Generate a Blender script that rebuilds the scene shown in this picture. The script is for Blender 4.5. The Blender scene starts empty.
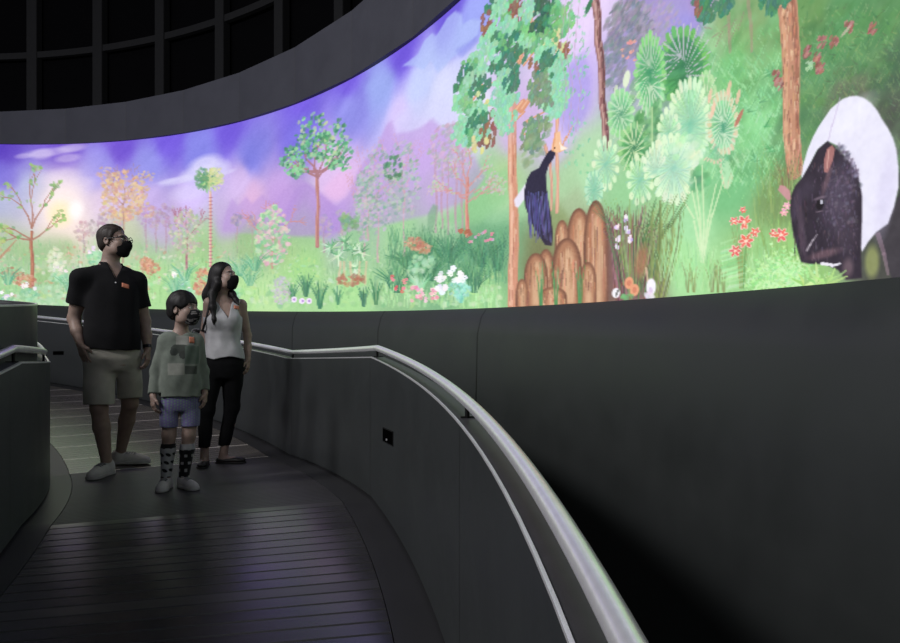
import bpy, bmesh, math, random
import numpy as np
from mathutils import Vector, Matrix
random.seed(7)
rng = np.random.default_rng(7)
scene = bpy.context.scene
C = scene.collection
PI = math.pi

# ------------------------------------------------------------------ survey of the drum
FOC, HORIZON = 635.1, 360.9            # focal length in pixels and eye level in the photograph
CX, CY = -8.841, 0.567                 # the drum's centre; the eye is the origin
R_PAR, R_RAIL = 8.991, 9.033           # outer parapet face and its handrail
R_IN, R_INUP = 7.18, 7.105             # inner parapet face and the wall that stands back from it
R_SCR, R_GLASS = 10.05, 11.0
T_A, T_B = 21.6, 34.75                 # the level landing lies between these two bearings (degrees)
S_A, S_B = 0.0182, 0.01522             # fall and rise of the two ramps, metres per degree


def floor_z(t):
    z = -0.843
    if t < T_A: z -= S_A * (T_A - t)
    if t > T_B: z += S_B * (t - T_B)
    return z


def pt(r, t, z):
    a = math.radians(t)
    return (CX + r * math.cos(a), CY + r * math.sin(a), z)


def scr_bot(t): return 0.155 + 0.0098 * t
def scr_top(t): return 2.62 + 0.0118 * t
def band_top(t): return 3.51 + 0.0074 * t if t < 100 else scr_top(t) + .45


def srgb(c):
    return tuple(((v / 255) / 12.92 if v / 255 <= .04045 else ((v / 255 + .055) / 1.055) ** 2.4) for v in c)


# ------------------------------------------------------------------ helpers
def link(name, me, m=None, parent=None, smooth=True):
    o = bpy.data.objects.new(name, me)
    C.objects.link(o)
    if m is not None and not me.materials: me.materials.append(m)
    if smooth:
        me.polygons.foreach_set('use_smooth', [True] * len(me.polygons))
    if parent is not None: o.parent = parent
    return o


def mesh(name, verts, faces, m=None, parent=None, smooth=True, sharp=None):
    me = bpy.data.meshes.new(name)
    me.from_pydata([tuple(v) for v in verts], [], faces)
    me.validate()
    bm = bmesh.new(); bm.from_mesh(me)
    bmesh.ops.recalc_face_normals(bm, faces=bm.faces)
    bm.to_mesh(me); bm.free()
    o = link(name, me, m, parent, smooth)
    if sharp is not None:
        me.set_sharp_from_angle(angle=math.radians(sharp))
    return o


def tag(o, label=None, cat=None, group=None, kind=None):
    if label: o['label'] = label
    if cat: o['category'] = cat
    if group: o['group'] = group
    if kind: o['kind'] = kind
    return o


def empty(name, loc, rz=0.0):
    o = bpy.data.objects.new(name, None)
    C.objects.link(o); o.location = loc; o.rotation_euler = (0, 0, rz)
    o.empty_display_size = .1
    return o


def frange(a, b, n): return [a + (b - a) * i / n for i in range(n + 1)]


def sweep(name, ts, prof, m, parent=None, sharp=35):
    """a closed profile [(radius, height), ...] swept round the drum over the bearings ts"""
    V, F = [], []
    k = None
    for t in ts:
        p = prof(t); k = len(p)
        V += [pt(r, t, z) for r, z in p]
    for i in range(len(ts) - 1):
        for j in range(k):
            a, b = i * k + j, i * k + (j + 1) % k
            F.append((a, b, b + k, a + k))
    F.append(tuple(range(k))); F.append(tuple(range((len(ts) - 1) * k, len(ts) * k)))
    return mesh(name, V, F, m, parent, True, sharp)


def tube(name, P, rad, m, parent=None, n=14, caps=True):
    P = [Vector(p) for p in P]
    V, F = [], []
    for i, p in enumerate(P):
        d = (P[min(i + 1, len(P) - 1)] - P[max(i - 1, 0)]).normalized()
        s = d.cross(Vector((0, 0, 1)))
        if s.length < 1e-4: s = Vector((1, 0, 0))
        s.normalize(); u = s.cross(d)
        r = rad[i] if isinstance(rad, (list, tuple)) else rad
        V += [p + s * (r * math.cos(2 * PI * k / n)) + u * (r * math.sin(2 * PI * k / n)) for k in range(n)]
    for i in range(len(P) - 1):
        for k in range(n):
            F.append((i * n + k, i * n + (k + 1) % n, (i + 1) * n + (k + 1) % n, (i + 1) * n + k))
    if caps:
        F.append(tuple(range(n))); F.append(tuple(range((len(P) - 1) * n, len(P) * n)))
    return mesh(name, V, F, m, parent, True, 50)


def boxes(name, items, m, parent=None, bevel=0.0):
    """boxes given as (centre, half sizes, z-rotation) in one mesh"""
    bm = bmesh.new()
    for c, h, rz in items:
        r = bmesh.ops.create_cube(bm, size=2)
        M = Matrix.Translation(c) @ Matrix.Rotation(rz, 4, 'Z') @ Matrix.Diagonal((*h, 1))
        bmesh.ops.transform(bm, matrix=M, verts=r['verts'])
    if bevel:
        bmesh.ops.bevel(bm, geom=list(bm.edges), offset=bevel, segments=2, affect='EDGES', clamp_overlap=True)
    me = bpy.data.meshes.new(name); bm.to_mesh(me); bm.free()
    return link(name, me, m, parent, False)


# ------------------------------------------------------------------ materials
class NT:
    def __init__(s, name):
        s.m = bpy.data.materials.new(name); s.m.use_nodes = True
        s.t = s.m.node_tree; s.t.nodes.clear()
        s.out = s.t.nodes.new('ShaderNodeOutputMaterial')

    def n(s, kind, **kw):
        nd = s.t.nodes.new('ShaderNode' + kind)
        for k, v in kw.items():
            if hasattr(nd, k): setattr(nd, k, v)
        return nd

    def set(s, sock, v):
        if isinstance(v, bpy.types.NodeSocket): s.t.links.new(v, sock)
        elif v is not None:
            try: sock.default_value = v
            except Exception: sock.default_value = (*v, 1)

    def math(s, op, a, b=None, c=None, clamp=False):
        nd = s.n('Math', operation=op, use_clamp=clamp)
        for i, v in enumerate((a, b, c)):
            if v is not None: s.set(nd.inputs[i], v)
        return nd.outputs[0]

    def mix(s, fac, a, b, blend='MIX'):
        nd = s.n('Mix', data_type='RGBA', blend_type=blend)
        s.set(nd.inputs[0], fac); s.set(nd.inputs[6], a); s.set(nd.inputs[7], b)
        return nd.outputs[2]

    def obj(s):
        return s.n('TexCoord').outputs['Object']

    def noise(s, scale, detail=3, rough=.5, vec=None, out='Fac'):
        nd = s.n('TexNoise')
        s.set(nd.inputs['Vector'], vec if vec is not None else s.obj())
        nd.inputs['Scale'].default_value = scale; nd.inputs['Detail'].default_value = detail
        nd.inputs['Roughness'].default_value = rough
        return nd.outputs[out]

    def ramp(s, fac, stops):
        nd = s.n('ValToRGB'); e = nd.color_ramp.elements
        while len(e) < len(stops): e.new(.5)
        for i, (p, c) in enumerate(stops):
            e[i].position = p; e[i].color = (*c, 1) if len(c) == 3 else c
        s.set(nd.inputs[0], fac)
        return nd.outputs[0]

    def maprange(s, v, a, b, c, d):
        nd = s.n('MapRange')
        for i, x in enumerate((v, a, b, c, d)): s.set(nd.inputs[i], x)
        return nd.outputs[0]

    def bump(s, h, strength=.2, dist=.01):
        nd = s.n('Bump'); nd.inputs['Strength'].default_value = strength
        nd.inputs['Distance'].default_value = dist
        s.set(nd.inputs['Height'], h)
        return nd.outputs[0]

    def done(s, col=(.5, .5, .5), rough=.5, metal=0.0, spec=.5, normal=None, sheen=None, sss=None, alpha=None, coat=None):
        b = s.n('BsdfPrincipled')
        s.set(b.inputs['Base Color'], col); s.set(b.inputs['Roughness'], rough)
        s.set(b.inputs['Metallic'], metal); s.set(b.inputs['Specular IOR Level'], spec)
        if normal is not None: s.set(b.inputs['Normal'], normal)
        if sheen: b.inputs['Sheen Weight'].default_value = sheen
        if sss:
            b.inputs['Subsurface Weight'].default_value = sss
            b.inputs['Subsurface Radius'].default_value = (.012, .005, .003)
        if alpha is not None: s.set(b.inputs['Alpha'], alpha)
        if coat: b.inputs['Coat Weight'].default_value = coat
        s.t.links.new(b.outputs[0], s.out.inputs[0])
        return s.m


def flat(name, col, rough=.6, metal=0.0, spec=.4, var=.12, scale=14, bump=.08, bscale=180):
    t = NT(name)
    f = t.noise(scale, 4)
    lo = tuple(c * (1 - var) for c in col); hi = tuple(min(1, c * (1 + var)) for c in col)
    c = t.ramp(f, [(.3, lo), (.7, hi)])
    return t.done(c, rough, metal, spec, t.bump(t.noise(bscale, 2), bump, .002))


def fabric(name, col, rough=.9, var=.15, weave=420, bump=.25, sheen=.15):
    t = NT(name)
    f = t.noise(9, 4)
    c = t.ramp(f, [(.3, tuple(x * (1 - var) for x in col)), (.7, tuple(min(1, x * (1 + var)) for x in col))])
    h = t.math('ADD', t.noise(weave, 1), t.math('MULTIPLY', t.noise(22, 3), 3.0))
    return t.done(c, rough, 0, .2, t.bump(h, bump, .004), sheen=sheen)


def polar(t):
    """bearing in degrees and radius of the shaded point round the drum's centre"""
    sep = t.n('SeparateXYZ'); t.set(sep.inputs[0], t.n('NewGeometry').outputs['Position'])
    x = t.math('SUBTRACT', sep.outputs[0], CX); y = t.math('SUBTRACT', sep.outputs[1], CY)
    th = t.math('MULTIPLY', t.math('ARCTAN2', y, x), 180 / PI)
    r = t.math('SQRT', t.math('ADD', t.math('MULTIPLY', x, x), t.math('MULTIPLY', y, y)))
    return th, r, sep.outputs[2]


def m_floor():
    t = NT('timber_ramp_floor')
    th, r, z = polar(t)
    near = t.math('LESS_THAN', th, T_A); far = t.math('GREATER_THAN', th, T_B)
    def groove(pitch, w):
        f = t.math('FRACT', t.math('DIVIDE', th, pitch))
        return t.math('LESS_THAN', t.math('ABSOLUTE', t.math('SUBTRACT', f, .5)), w)
    g1 = t.math('MULTIPLY', groove(.58, .075), near)
    mid = t.math('SUBTRACT', t.math('SUBTRACT', 1.0, near), far)
    g2 = t.math('MULTIPLY', t.math('MULTIPLY', groove(.27, .10), mid), .6)
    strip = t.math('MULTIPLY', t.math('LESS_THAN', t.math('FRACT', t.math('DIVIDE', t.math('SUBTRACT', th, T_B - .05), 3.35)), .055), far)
    g3 = t.math('MULTIPLY', groove(.5, .05), far)
    groo = t.math('MAXIMUM', t.math('MAXIMUM', g1, g2), t.math('MULTIPLY', g3, .12))
    bid = t.math('FLOOR', t.math('ADD', t.math('DIVIDE', th, .58), .5))
    wn = t.n('TexWhiteNoise', noise_dimensions='1D'); t.set(wn.inputs['W'], bid)
    # the grain runs along each board, that is along the radius
    cv = t.n('CombineXYZ'); t.set(cv.inputs[0], t.math('MULTIPLY', r, 1.2)); t.set(cv.inputs[1], t.math('MULTIPLY', th, 9.0)); t.set(cv.inputs[2], bid)
    grain = t.noise(2.2, 5, .6, cv.outputs[0])
    v = t.math('ADD', t.math('MULTIPLY', wn.outputs[0], .45), t.math('MULTIPLY', grain, .9))
    c = t.ramp(v, [(.2, (.017, .016, .0165)), (.95, (.042, .040, .040))])
    c = t.mix(far, c, t.ramp(grain, [(.2, (.085, .075, .065)), (.9, (.12, .107, .093))]))
    c = t.mix(groo, c, (.006, .006, .006, 1))
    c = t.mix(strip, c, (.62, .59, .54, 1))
    rough = t.math('ADD', t.math('ADD', t.math('MULTIPLY', grain, .10), t.math('MULTIPLY', t.math('MULTIPLY', t.math('SUBTRACT', wn.outputs[0], .5), near), .12)), t.math('ADD', t.math('ADD', .21, t.math('MULTIPLY', groo, .5)), t.math('MULTIPLY', mid, .22)))
    h = t.math('SUBTRACT', t.math('MULTIPLY', grain, .05), groo)
    return t.done(c, rough, 0, .9, t.bump(h, .5, .005))


def m_panel(name, col, joints, rough=.45, metal=.0, w=.035, spec=.5, jcol=(.004, .004, .004, 1), jmin=-200.0):
    """painted metal panels; joints = (first bearing, pitch) of the seams between them"""
    t = NT(name)
    th, r, z = polar(t)
    f = t.math('FRACT', t.math('ADD', t.math('DIVIDE', t.math('SUBTRACT', th, joints[0]), joints[1]), .5))
    g = t.math('LESS_THAN', t.math('ABSOLUTE', t.math('SUBTRACT', f, .5)), w / joints[1])
    n = t.noise(3.0, 5, .6)
    c = t.ramp(n, [(.3, tuple(x * .94 for x in col)), (.7, tuple(x * 1.06 for x in col))])
    c = t.mix(t.math('MULTIPLY', g, t.math('GREATER_THAN', th, jmin)), c, jcol)
    rg = t.maprange(n, .3, .7, rough - .05, rough + .06)
    return t.done(c, rg, metal, spec, t.bump(t.math('SUBTRACT', t.math('MULTIPLY', t.noise(300, 2), .08), g), .2, .003))


M = {}
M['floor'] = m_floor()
M['border'] = flat('border_stone', (.030, .030, .032), .40, var=.12, scale=3)
M['parapet'] = m_panel('parapet_panels', (.042, .047, .048), (21.75, 12.4), .42, .25, jcol=(.018, .02, .02, 1))
M['inner'] = m_panel('inner_parapet_panels', (.060, .067, .068), (20.0, 12.4), .42, .25, jcol=(.03, .033, .033, 1))
M['base'] = m_panel('screen_base_panels', (.036, .040, .0395), (35.4, 10.6), .42, .2, w=.06, jmin=20.0)
M['band'] = m_panel('fascia_panels', (.060, .062, .078), (60.45, 7.115), .6, 0, .02, .3, (.06, .06, .065, 1))
M['steel'] = flat('brushed_steel', (.93, .93, .94), .30, .62, .5, .05, 40, .05, 400)
M['edge'] = flat('edge_trim_metal', (.93, .93, .93), .30, .55, .5, .05)
M['ledge'] = flat('dark_ledge', (.040, .038, .044), .5, 0, .4)
M['dark'] = flat('dark_recess', (.0015, .0015, .0015), .9, 0, 0, .05)
M['darkmetal'] = flat('dark_bracket_metal', (.006, .006, .006), .6, 0, .2)
M['mullion'] = flat('mullion_paint', (.0075, .008, .009), .6)
M['night'] = flat('night_glass', (.002, .002, .0025), .35, 0, .15, .05, 2, 0)
M['ceiling'] = flat('dark_ceiling', (.02, .02, .022), .8)
M['pit'] = flat('pit_floor', (.012, .012, .013), .8)

# ------------------------------------------------------------------ the setting
TS = sorted(set(frange(-70, 125, 195) + [T_A, T_B]))
def ring_floor(name, r0, r1, m, dz=0.0, thick=.12):
    return sweep(name, TS, lambda t: [(r0, floor_z(t) + dz), (r1, floor_z(t) + dz), (r1, floor_z(t) - thick), (r0, floor_z(t) - thick)], m)
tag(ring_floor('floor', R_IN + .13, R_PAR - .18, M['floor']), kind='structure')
tag(ring_floor('trim_1', R_PAR - .176, R_PAR + .02, M['border']), kind='structure')
tag(ring_floor('trim_2', R_IN - .02, R_IN + .126, M['border']), kind='structure')

# outer parapet: face, top ledge, foot groove
LEDGE = .085
def par_prof(t):
    f = floor_z(t)
    return [(R_PAR + .018, f - .10), (R_PAR + .018, f + .012), (R_PAR, f + .016), (R_PAR, f + .866),
            (R_PAR + LEDGE, f + .866), (R_PAR + LEDGE, f - .10)]
wr = tag(sweep('wall_right', TS, par_prof, M['parapet']), kind='structure')
wr.data.materials.append(M['ledge'])
for p in wr.data.polygons:
    if abs(p.normal.z) > .9 and p.center.z > floor_z(math.degrees(math.atan2(p.center.y - CY, p.center.x - CX))) + .8: p.material_index = 1
def edge_prof(t):
    f = floor_z(t) + .866
    return [(R_PAR - .002, f - .004), (R_PAR - .002, f + .003), (R_PAR + .005, f + .003), (R_PAR + .005, f - .001), (R_PAR + .001, f - .001), (R_PAR + .001, f - .004)]
tag(sweep('trim_3', TS, edge_prof, M['edge']), kind='structure')

# inner parapet with the higher wall standing back behind its ledge
def inn_prof(t):
    f = floor_z(t)
    return [(R_IN - .018, f - .10), (R_IN - .018, f + .012), (R_IN, f + .016), (R_IN, f + .836), (R_INUP - .01, f + .836), (R_INUP - .01, f - .10)]
tag(sweep('wall_left', TS, inn_prof, M['inner']), kind='structure')
def inup_top(t): return .397 + .0105 * (t - 33)
def inup_prof(t):
    return [(R_INUP, floor_z(t) + .80), (R_INUP, max(inup_top(t), floor_z(t) + .86)), (R_INUP - .15, max(inup_top(t), floor_z(t) + .86)), (R_INUP - .15, floor_z(t) + .80)]
tag(sweep('wall_center', TS, inup_prof, M['inner']), kind='structure')
tag(sweep('trim_4', TS, lambda t: [(R_IN + .002, floor_z(t) + .830), (R_IN + .002, floor_z(t) + .840), (R_IN - .010, floor_z(t) + .840), (R_IN - .010, floor_z(t) + .8365), (R_IN + .0005, floor_z(t) + .8365), (R_IN + .0005, floor_z(t) + .830)], M['edge']), kind='structure')
def inup_edge(t):
    z = max(inup_top(t), floor_z(t) + .86)
    return [(R_INUP + .002, z - .006), (R_INUP + .002, z + .004), (R_INUP - .012, z + .004), (R_INUP - .012, z + .0005), (R_INUP + .0005, z + .0005), (R_INUP + .0005, z - .006)]
tag(sweep('trim_8', TS, lambda t: [(R_INUP - .014, max(inup_top(t), floor_z(t) + .86) + q) for q in (.0005, .003)] + [(R_INUP - .149, max(inup_top(t), floor_z(t) + .86) + q) for q in (.003, .0005)], M['pit']), kind='structure')
tag(sweep('trim_5', TS, inup_edge, M['edge']), kind='structure')

# the wall below the screen, battered a little so that it faces upward
def base_prof(t):
    b = scr_bot(t)
    return [(R_SCR - .15, -2.6), (R_SCR - .085, b - .20), (R_SCR - .052, b - .07), (R_SCR - .004, b), (R_SCR + .10, b), (R_SCR + .10, -2.6)]
tag(sweep('wall_back', TS + frange(127, 270, 70), base_prof, M['base']), kind='structure')
# fascia above the screen: flat panels between the seams
TB = [60.45 + 7.115 * k for k in range(-18, 30)]
tag(sweep('trim_6', TB, lambda t: [(R_SCR - .03, scr_top(t)), (R_SCR - .03, band_top(t)), (R_SCR + .2, band_top(t)), (R_SCR + .2, scr_top(t))], M['band'], None, 3), kind='structure')
# dark glazing of the drum behind the fascia, its transom and the roof
tag(sweep('window_1', TS, lambda t: [(R_GLASS + .14, 3.0), (R_GLASS + .14, 8.6), (R_GLASS + .17, 8.6), (R_GLASS + .17, 3.0)], M['night']), kind='structure')
tag(sweep('trim_7', frange(20, 118, 60), lambda t: [(R_GLASS - .02, 5.47), (R_GLASS - .02, 5.58), (R_GLASS + .05, 5.58), (R_GLASS + .05, 5.47)], M['mullion']), kind='structure')
def disc(name, z, r, m, th=.1):
    V = [pt(r, 6 * k, z) for k in range(60)] + [pt(r, 6 * k, z + th) for k in range(60)]
    F = [tuple(range(60)), tuple(range(60, 120))] + [(k, (k + 1) % 60, 60 + (k + 1) % 60, 60 + k) for k in range(60)]
    return tag(mesh(name, V, F, m, None, False), kind='structure')
disc('ceiling', 8.6, 11.4, M['ceiling'])
disc('floor_lower', -2.75, 11.4, M['pit'])

# mullions of the glazing: one thing each
for k in range(8):
    t = 83.23 - 7.0 * k
    c = pt(R_GLASS + .03, t, 0)
    o = boxes('mullion', [((0, 0, 5.9), (.07, .10, 2.7), 0), ((.075, 0, 5.9), (.02, .045, 2.7), 0)], M['mullion'], None, .006)
    o.location = (c[0], c[1], 0); o.rotation_euler = (0, 0, math.radians(t))
    tag(o, kind='structure')

# ------------------------------------------------------------------ handrails
def handrail(name, r, dz, t0, t1, label, posts, ledge, side):
    root = empty(name, pt(r, (T_A + T_B) / 2, floor_z(30) + ledge))
    ml = Vector(root.location)
    ts = sorted(set(frange(t0, t1, int((t1 - t0) / .6)) + [T_A, T_B]))
    tube('rail', [Vector(pt(r, t, floor_z(t) + dz)) - ml for t in ts], .0195, M['steel'], root, 20)
    for t in posts:
        zt, zb = floor_z(t) + dz - .012, floor_z(t) + ledge
        b = tube('bracket', [Vector(pt(r, t, zb + .0005)) - ml, Vector(pt(r, t, zt)) - ml], .008, M['darkmetal'], root, 10)
        f = boxes('bracket_foot', [(Vector(pt(r + side * .006, t, zb + .003)) - ml, (.028, .004, .002), math.radians(t))], M['darkmetal'], b)
    tag(root, label, 'handrail')
    return root
handrail('handrail', R_RAIL, .92, -35, 100, 'long curved brushed steel handrail on the right hand parapet, running towards the viewer', [T_A + .1, T_B - .1, 9.9, -2.2, 47.0, 59.4, 71.8, 84.2], .866, 1)
handrail('handrail', R_IN - .035, .905, -20, 100, 'short visible curve of dark steel handrail on the left hand inner wall', [9.2, 21.6, 34.6, 46.9, 59.3, 71.7], .836, -1)

# ------------------------------------------------------------------ openings in the parapet
def slot(name, t, z, wdeg, h, r, label, cat, two):
    root = empty(name, pt(r, t, z), math.radians(t))
    w = math.radians(wdeg) * r / 2
    boxes('frame', [((0, 0, h + .003), (.004, w + .006, .003), 0), ((0, 0, -h - .003), (.004, w + .006, .003), 0),
                    ((0, w + .003, 0), (.004, .003, h), 0), ((0, -w - .003, 0), (.004, .003, h), 0)], M['darkmetal'], root, .001)
    boxes('recess', [((-.001, 0, 0), (.0028, w, h), 0)], M['dark'], root)
    if two:
        boxes('latch', [((-.006, .01, -h * .55), (.003, .006, .006), 0)], M['steel'], root, .001)
    tag(root, label, cat)
    return root
# ------------------------------------------------------------------ the painted panorama on the curved screen
# Chart of the unrolled screen: S = metres along it, W = metres up it. Everything is painted in the chart.
HS = 2.6
def bearing(px, r=R_SCR):
    t = (px - 450) / FOC
    a = 1 + t * t; b = -2 * (t * CX + CY); c = CX * CX + CY * CY - r * r
    y = (-b + math.sqrt(max(b * b - 4 * a * c, 0))) / (2 * a)
    return y, math.degrees(math.atan2(y - CY, t * y - CX))
def chart(px, py):
    d, t = bearing(px)
    z = (HORIZON - py) * d / FOC
    return math.radians(t) * R_SCR, (z - scr_bot(t)) / (scr_top(t) - scr_bot(t)) * HS
def anchor(px, py):
    s, w = chart(px, py)
    sx = abs(chart(px + .5, py)[0] - chart(px - .5, py)[0]); sz = abs(chart(px, py + .5)[1] - chart(px, py - .5)[1])
    return s, w, sx, sz

T_LO, T_HI = -80.0, 265.0
cols = [bearing(x)[1] for x in np.arange(-24, 921, 1.25)]
step = 1.2
ext_hi = list(np.arange(max(cols) + .2, 112, .2)) + list(np.arange(112, T_HI + .01, step)); ext_lo = list(np.arange(min(cols) - .06, -22, -.12)) + list(np.arange(-22.2, T_LO - .01, -step))
TH = np.array(sorted(cols + ext_hi + ext_lo)); SG = np.radians(TH) * R_SCR
WG = np.unique(np.concatenate([np.linspace(0, .78, 230), np.linspace(.78, 1.75, 150), np.linspace(1.75, HS, 90)]))
NR, NC = len(WG), len(SG)
IMG = np.zeros((NR, NC, 3))


def vnoise(x, y, seed=0):
    """smooth value noise"""
    r = np.random.default_rng(seed); G = r.random((64, 64))
    xi = np.floor(x).astype(int); yi = np.floor(y).astype(int); fx = x - xi; fy = y - yi
    fx = fx * fx * (3 - 2 * fx); fy = fy * fy * (3 - 2 * fy)
    g = lambda a, b: G[b % 64, a % 64]
    return (g(xi, yi) * (1 - fx) + g(xi + 1, yi) * fx) * (1 - fy) + (g(xi, yi + 1) * (1 - fx) + g(xi + 1, yi + 1) * fx) * fy
def fbm(x, y, seed=0, o=4):
    v = 0; a = .5; tot = 0
    for k in range(o):
        v = v + a * vnoise(x * 2 ** k, y * 2 ** k, seed + k); tot += a; a *= .55
    return v / tot


def win(s0, s1, w0, w1):
    i0, i1 = np.searchsorted(SG, [s0, s1]); j0, j1 = np.searchsorted(WG, [w0, w1])
    i0 = max(i0 - 1, 0); j0 = max(j0 - 1, 0)
    return slice(j0, min(j1 + 1, NR)), slice(i0, min(i1 + 1, NC))
def lay(sl, cov, col):
    sub = IMG[sl]; c = np.asarray(col, float)
    IMG[sl] = sub + (c - sub) * cov[..., None]


def local(A, rx, ry):
    """window round an anchor and the offsets in it, x to the viewer's right, y downward, in units of the anchor's scale"""
    s, w, sx, sz = A
    sl = win(s - rx * sx, s + rx * sx, w - ry * sz, w + ry * sz)
    X = -(SG[sl[1]] - s) / sx; Y = -(WG[sl[0]] - w) / sz
    return sl, X[None, :], Y[:, None]
def ell(px, py, rx, ry, col, a=1.0, rot=0, soft=.25, A=None):
    A = A or anchor(px, py)
    R = max(rx, ry) * (1 + soft) + 1
    sl, X, Y = local(A, R, R)
    c, s = math.cos(math.radians(rot)), math.sin(math.radians(rot))
    u = (X * c + Y * s) / rx; v = (-X * s + Y * c) / ry
    q = np.sqrt(u * u + v * v)
    lay(sl, a * np.clip((1 + soft / 2 - q) / max(soft, .02), 0, 1), col)
def glow(px, py, r, col, a=1.0, p=2.0, A=None, asp=1.0):
    A = A or anchor(px, py)
    sl, X, Y = local(A, r * 3, r * 3)
    q = (X * X + (Y * asp) ** 2) / (r * r)
    lay(sl, a * np.exp(-q ** (p / 2)), col)
def stroke(pts, w0, col, a=1.0, w1=None, aa=.7):
    """a line that may taper from w0 to w1"""
    w1 = w0 if w1 is None else w1
    n = len(pts) - 1
    for i in range(n):
        (x0, y0), (x1, y1) = pts[i], pts[i + 1]
        mx, my = (x0 + x1) / 2, (y0 + y1) / 2
        A = anchor(mx, my)
        hx, hy = (x1 - x0) / 2, (y1 - y0) / 2
        wa, wb = w0 + (w1 - w0) * i / n, w0 + (w1 - w0) * (i + 1) / n
        R = max(wa, wb) / 2 + 1.5
        sl, X, Y = local(A, abs(hx) + R, abs(hy) + R)
        L = hx * hx + hy * hy + 1e-9
        t = np.clip((X * hx + Y * hy) / L, -1, 1)
        dd = np.hypot(X - t * hx, Y - t * hy); ww = (wa + wb) / 4 + (wb - wa) / 4 * t
        lay(sl, a * np.clip((ww - dd) / aa + .5, 0, 1), col)
def poly(pts, col, a=1.0, blur=0, tex=None):
    P = np.array([chart(*p) for p in pts])
    cx = float(np.mean([p[0] for p in pts])); cy = float(np.mean([p[1] for p in pts]))
    A = anchor(cx, cy)
    sl = win(P[:, 0].min() - A[2] * 2, P[:, 0].max() + A[2] * 2, P[:, 1].min() - A[3] * 2, P[:, 1].max() + A[3] * 2)
    S = SG[sl[1]][None, :]; W = WG[sl[0]][:, None]
    acc = 0; subs = [(-.3, -.3), (.3, -.3), (-.3, .3), (.3, .3)]
    if blur: subs = [(blur * math.cos(k * 2.4) * math.sqrt((k + .5) / 16), blur * math.sin(k * 2.4) * math.sqrt((k + .5) / 16)) for k in range(16)]
    for ox, oy in subs:
        s = S + ox * A[2]; w = W + oy * A[3]; ins = np.zeros(np.broadcast(s, w).shape, bool)
        for i in range(len(P)):
            (xa, ya), (xb, yb) = P[i], P[(i + 1) % len(P)]
            if ya == yb: continue
            cnd = ((ya > w) != (yb > w)) & (s < (xb - xa) * (w - ya) / (yb - ya) + xa)
            ins ^= cnd
        acc = acc + ins
    cov = a * acc / len(subs)
    if tex is not None: cov = cov * tex(S, W)
    lay(sl, cov, col)
def rnd(a, b): return random.uniform(a, b)
def jit(c, k=14): return tuple(v + rnd(-k, k) for v in c)
def pick(cs): return jit(random.choice(cs), 10)


# --- ground colours: soft blend of swatches placed over the chart
SW = [(5,150,78,50,180),(60,148,88,58,192),(120,146,105,75,205),(170,142,110,85,215),(230,130,112,88,215),(300,108,110,85,215),(350,85,112,88,215),(400,52,110,85,215),(450,12,105,85,210),
 (5,175,105,95,205),(30,190,150,165,215),(100,170,135,130,225),(150,165,140,140,225),(200,150,130,130,225),(250,160,125,125,220),(300,130,122,112,220),(350,110,140,140,225),(380,90,150,165,232),(420,85,188,198,240),(440,100,205,210,242),(470,25,150,160,235),
 (0,200,165,175,210),(60,195,215,205,235),(110,200,200,180,225),(150,200,190,170,225),(190,200,205,185,240),(240,185,205,180,228),(252,200,215,175,215),(330,170,215,185,230),(340,190,218,178,225),(400,120,205,190,238),(430,140,213,190,238),(470,110,225,220,242),(280,200,190,155,218),
 (555,50,222,205,240),(575,90,195,175,235),(580,20,225,205,240),(560,120,210,190,235),(520,120,205,180,225),(510,60,200,190,225),(640,30,165,150,205),(680,45,160,150,215),(700,20,170,145,200),(540,10,205,195,225),
 (0,235,175,185,170),(60,238,222,205,190),(120,235,185,195,165),(200,240,165,200,150),(250,238,150,185,140),(300,238,155,195,145),(350,235,150,195,150),(400,228,160,205,155),(440,218,165,205,160),(480,195,150,200,145),(500,185,170,205,150),
 (180,220,190,170,205),(230,220,185,165,210),(340,215,185,160,220),(440,195,200,190,215),
 (10,290,160,205,150),(60,290,165,205,165),(110,270,165,205,150),(150,285,170,215,150),(200,280,170,215,150),(240,300,180,222,155),(270,300,185,222,160),(300,295,165,210,150),(300,262,165,215,140),(350,302,168,218,150),(400,290,145,190,140),(430,262,115,170,125),(470,260,108,162,122),(480,296,158,210,145),(495,240,112,168,126),
 (570,195,165,190,150),(590,165,175,215,170),(560,230,140,160,110),(540,262,120,130,90),(630,200,150,205,150),(660,235,160,210,150),(690,262,170,225,160),(700,220,165,220,165),(740,180,120,190,130),(730,130,140,205,150),(710,60,160,200,160),(700,95,170,210,170),(740,70,122,192,122),(760,110,145,215,150),(730,30,145,172,125),(760,30,130,165,110),(810,20,105,150,90),(850,30,90,150,95),(890,20,85,140,85),(820,70,95,150,100),(870,60,90,140,90),(895,80,72,102,80),(800,110,85,130,90),(860,88,112,112,96),(895,110,76,82,76),(780,200,120,150,95),(760,250,150,200,130),(720,275,165,215,150),(790,262,150,200,120),(885,200,60,65,60),(890,270,75,75,70),(640,284,130,110,100),(600,262,120,90,80)]
P = np.array([chart(a, b) for a, b, *_ in SW]); COL = np.array([c[2:] for c in SW], float)
for t in (-75, -60, -45, -30, -15, -3):                       # the screen goes on behind the viewer
    P = np.vstack([P, [[math.radians(t) * R_SCR, w] for w in (.1, .8, 1.6, 2.5)]])
    COL = np.vstack([COL, [(180, 185, 165), (150, 150, 140), (170, 155, 195), (110, 90, 195)]])
for t in (88, 100, 112, 125, 150, 175, 200, 230, 260):
    P = np.vstack([P, [[math.radians(t) * R_SCR, w] for w in (.1, .8, 1.4, 2.5)]])
    COL = np.vstack([COL, [(182, 190, 172), (195, 188, 190), (175, 165, 215), (85, 62, 185)]])
den = np.array([anchor(a, b)[3] for a, b, *_ in SW] + [.02] * (len(P) - len(SW))) * 22
num = 0; wsum = 0
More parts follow.
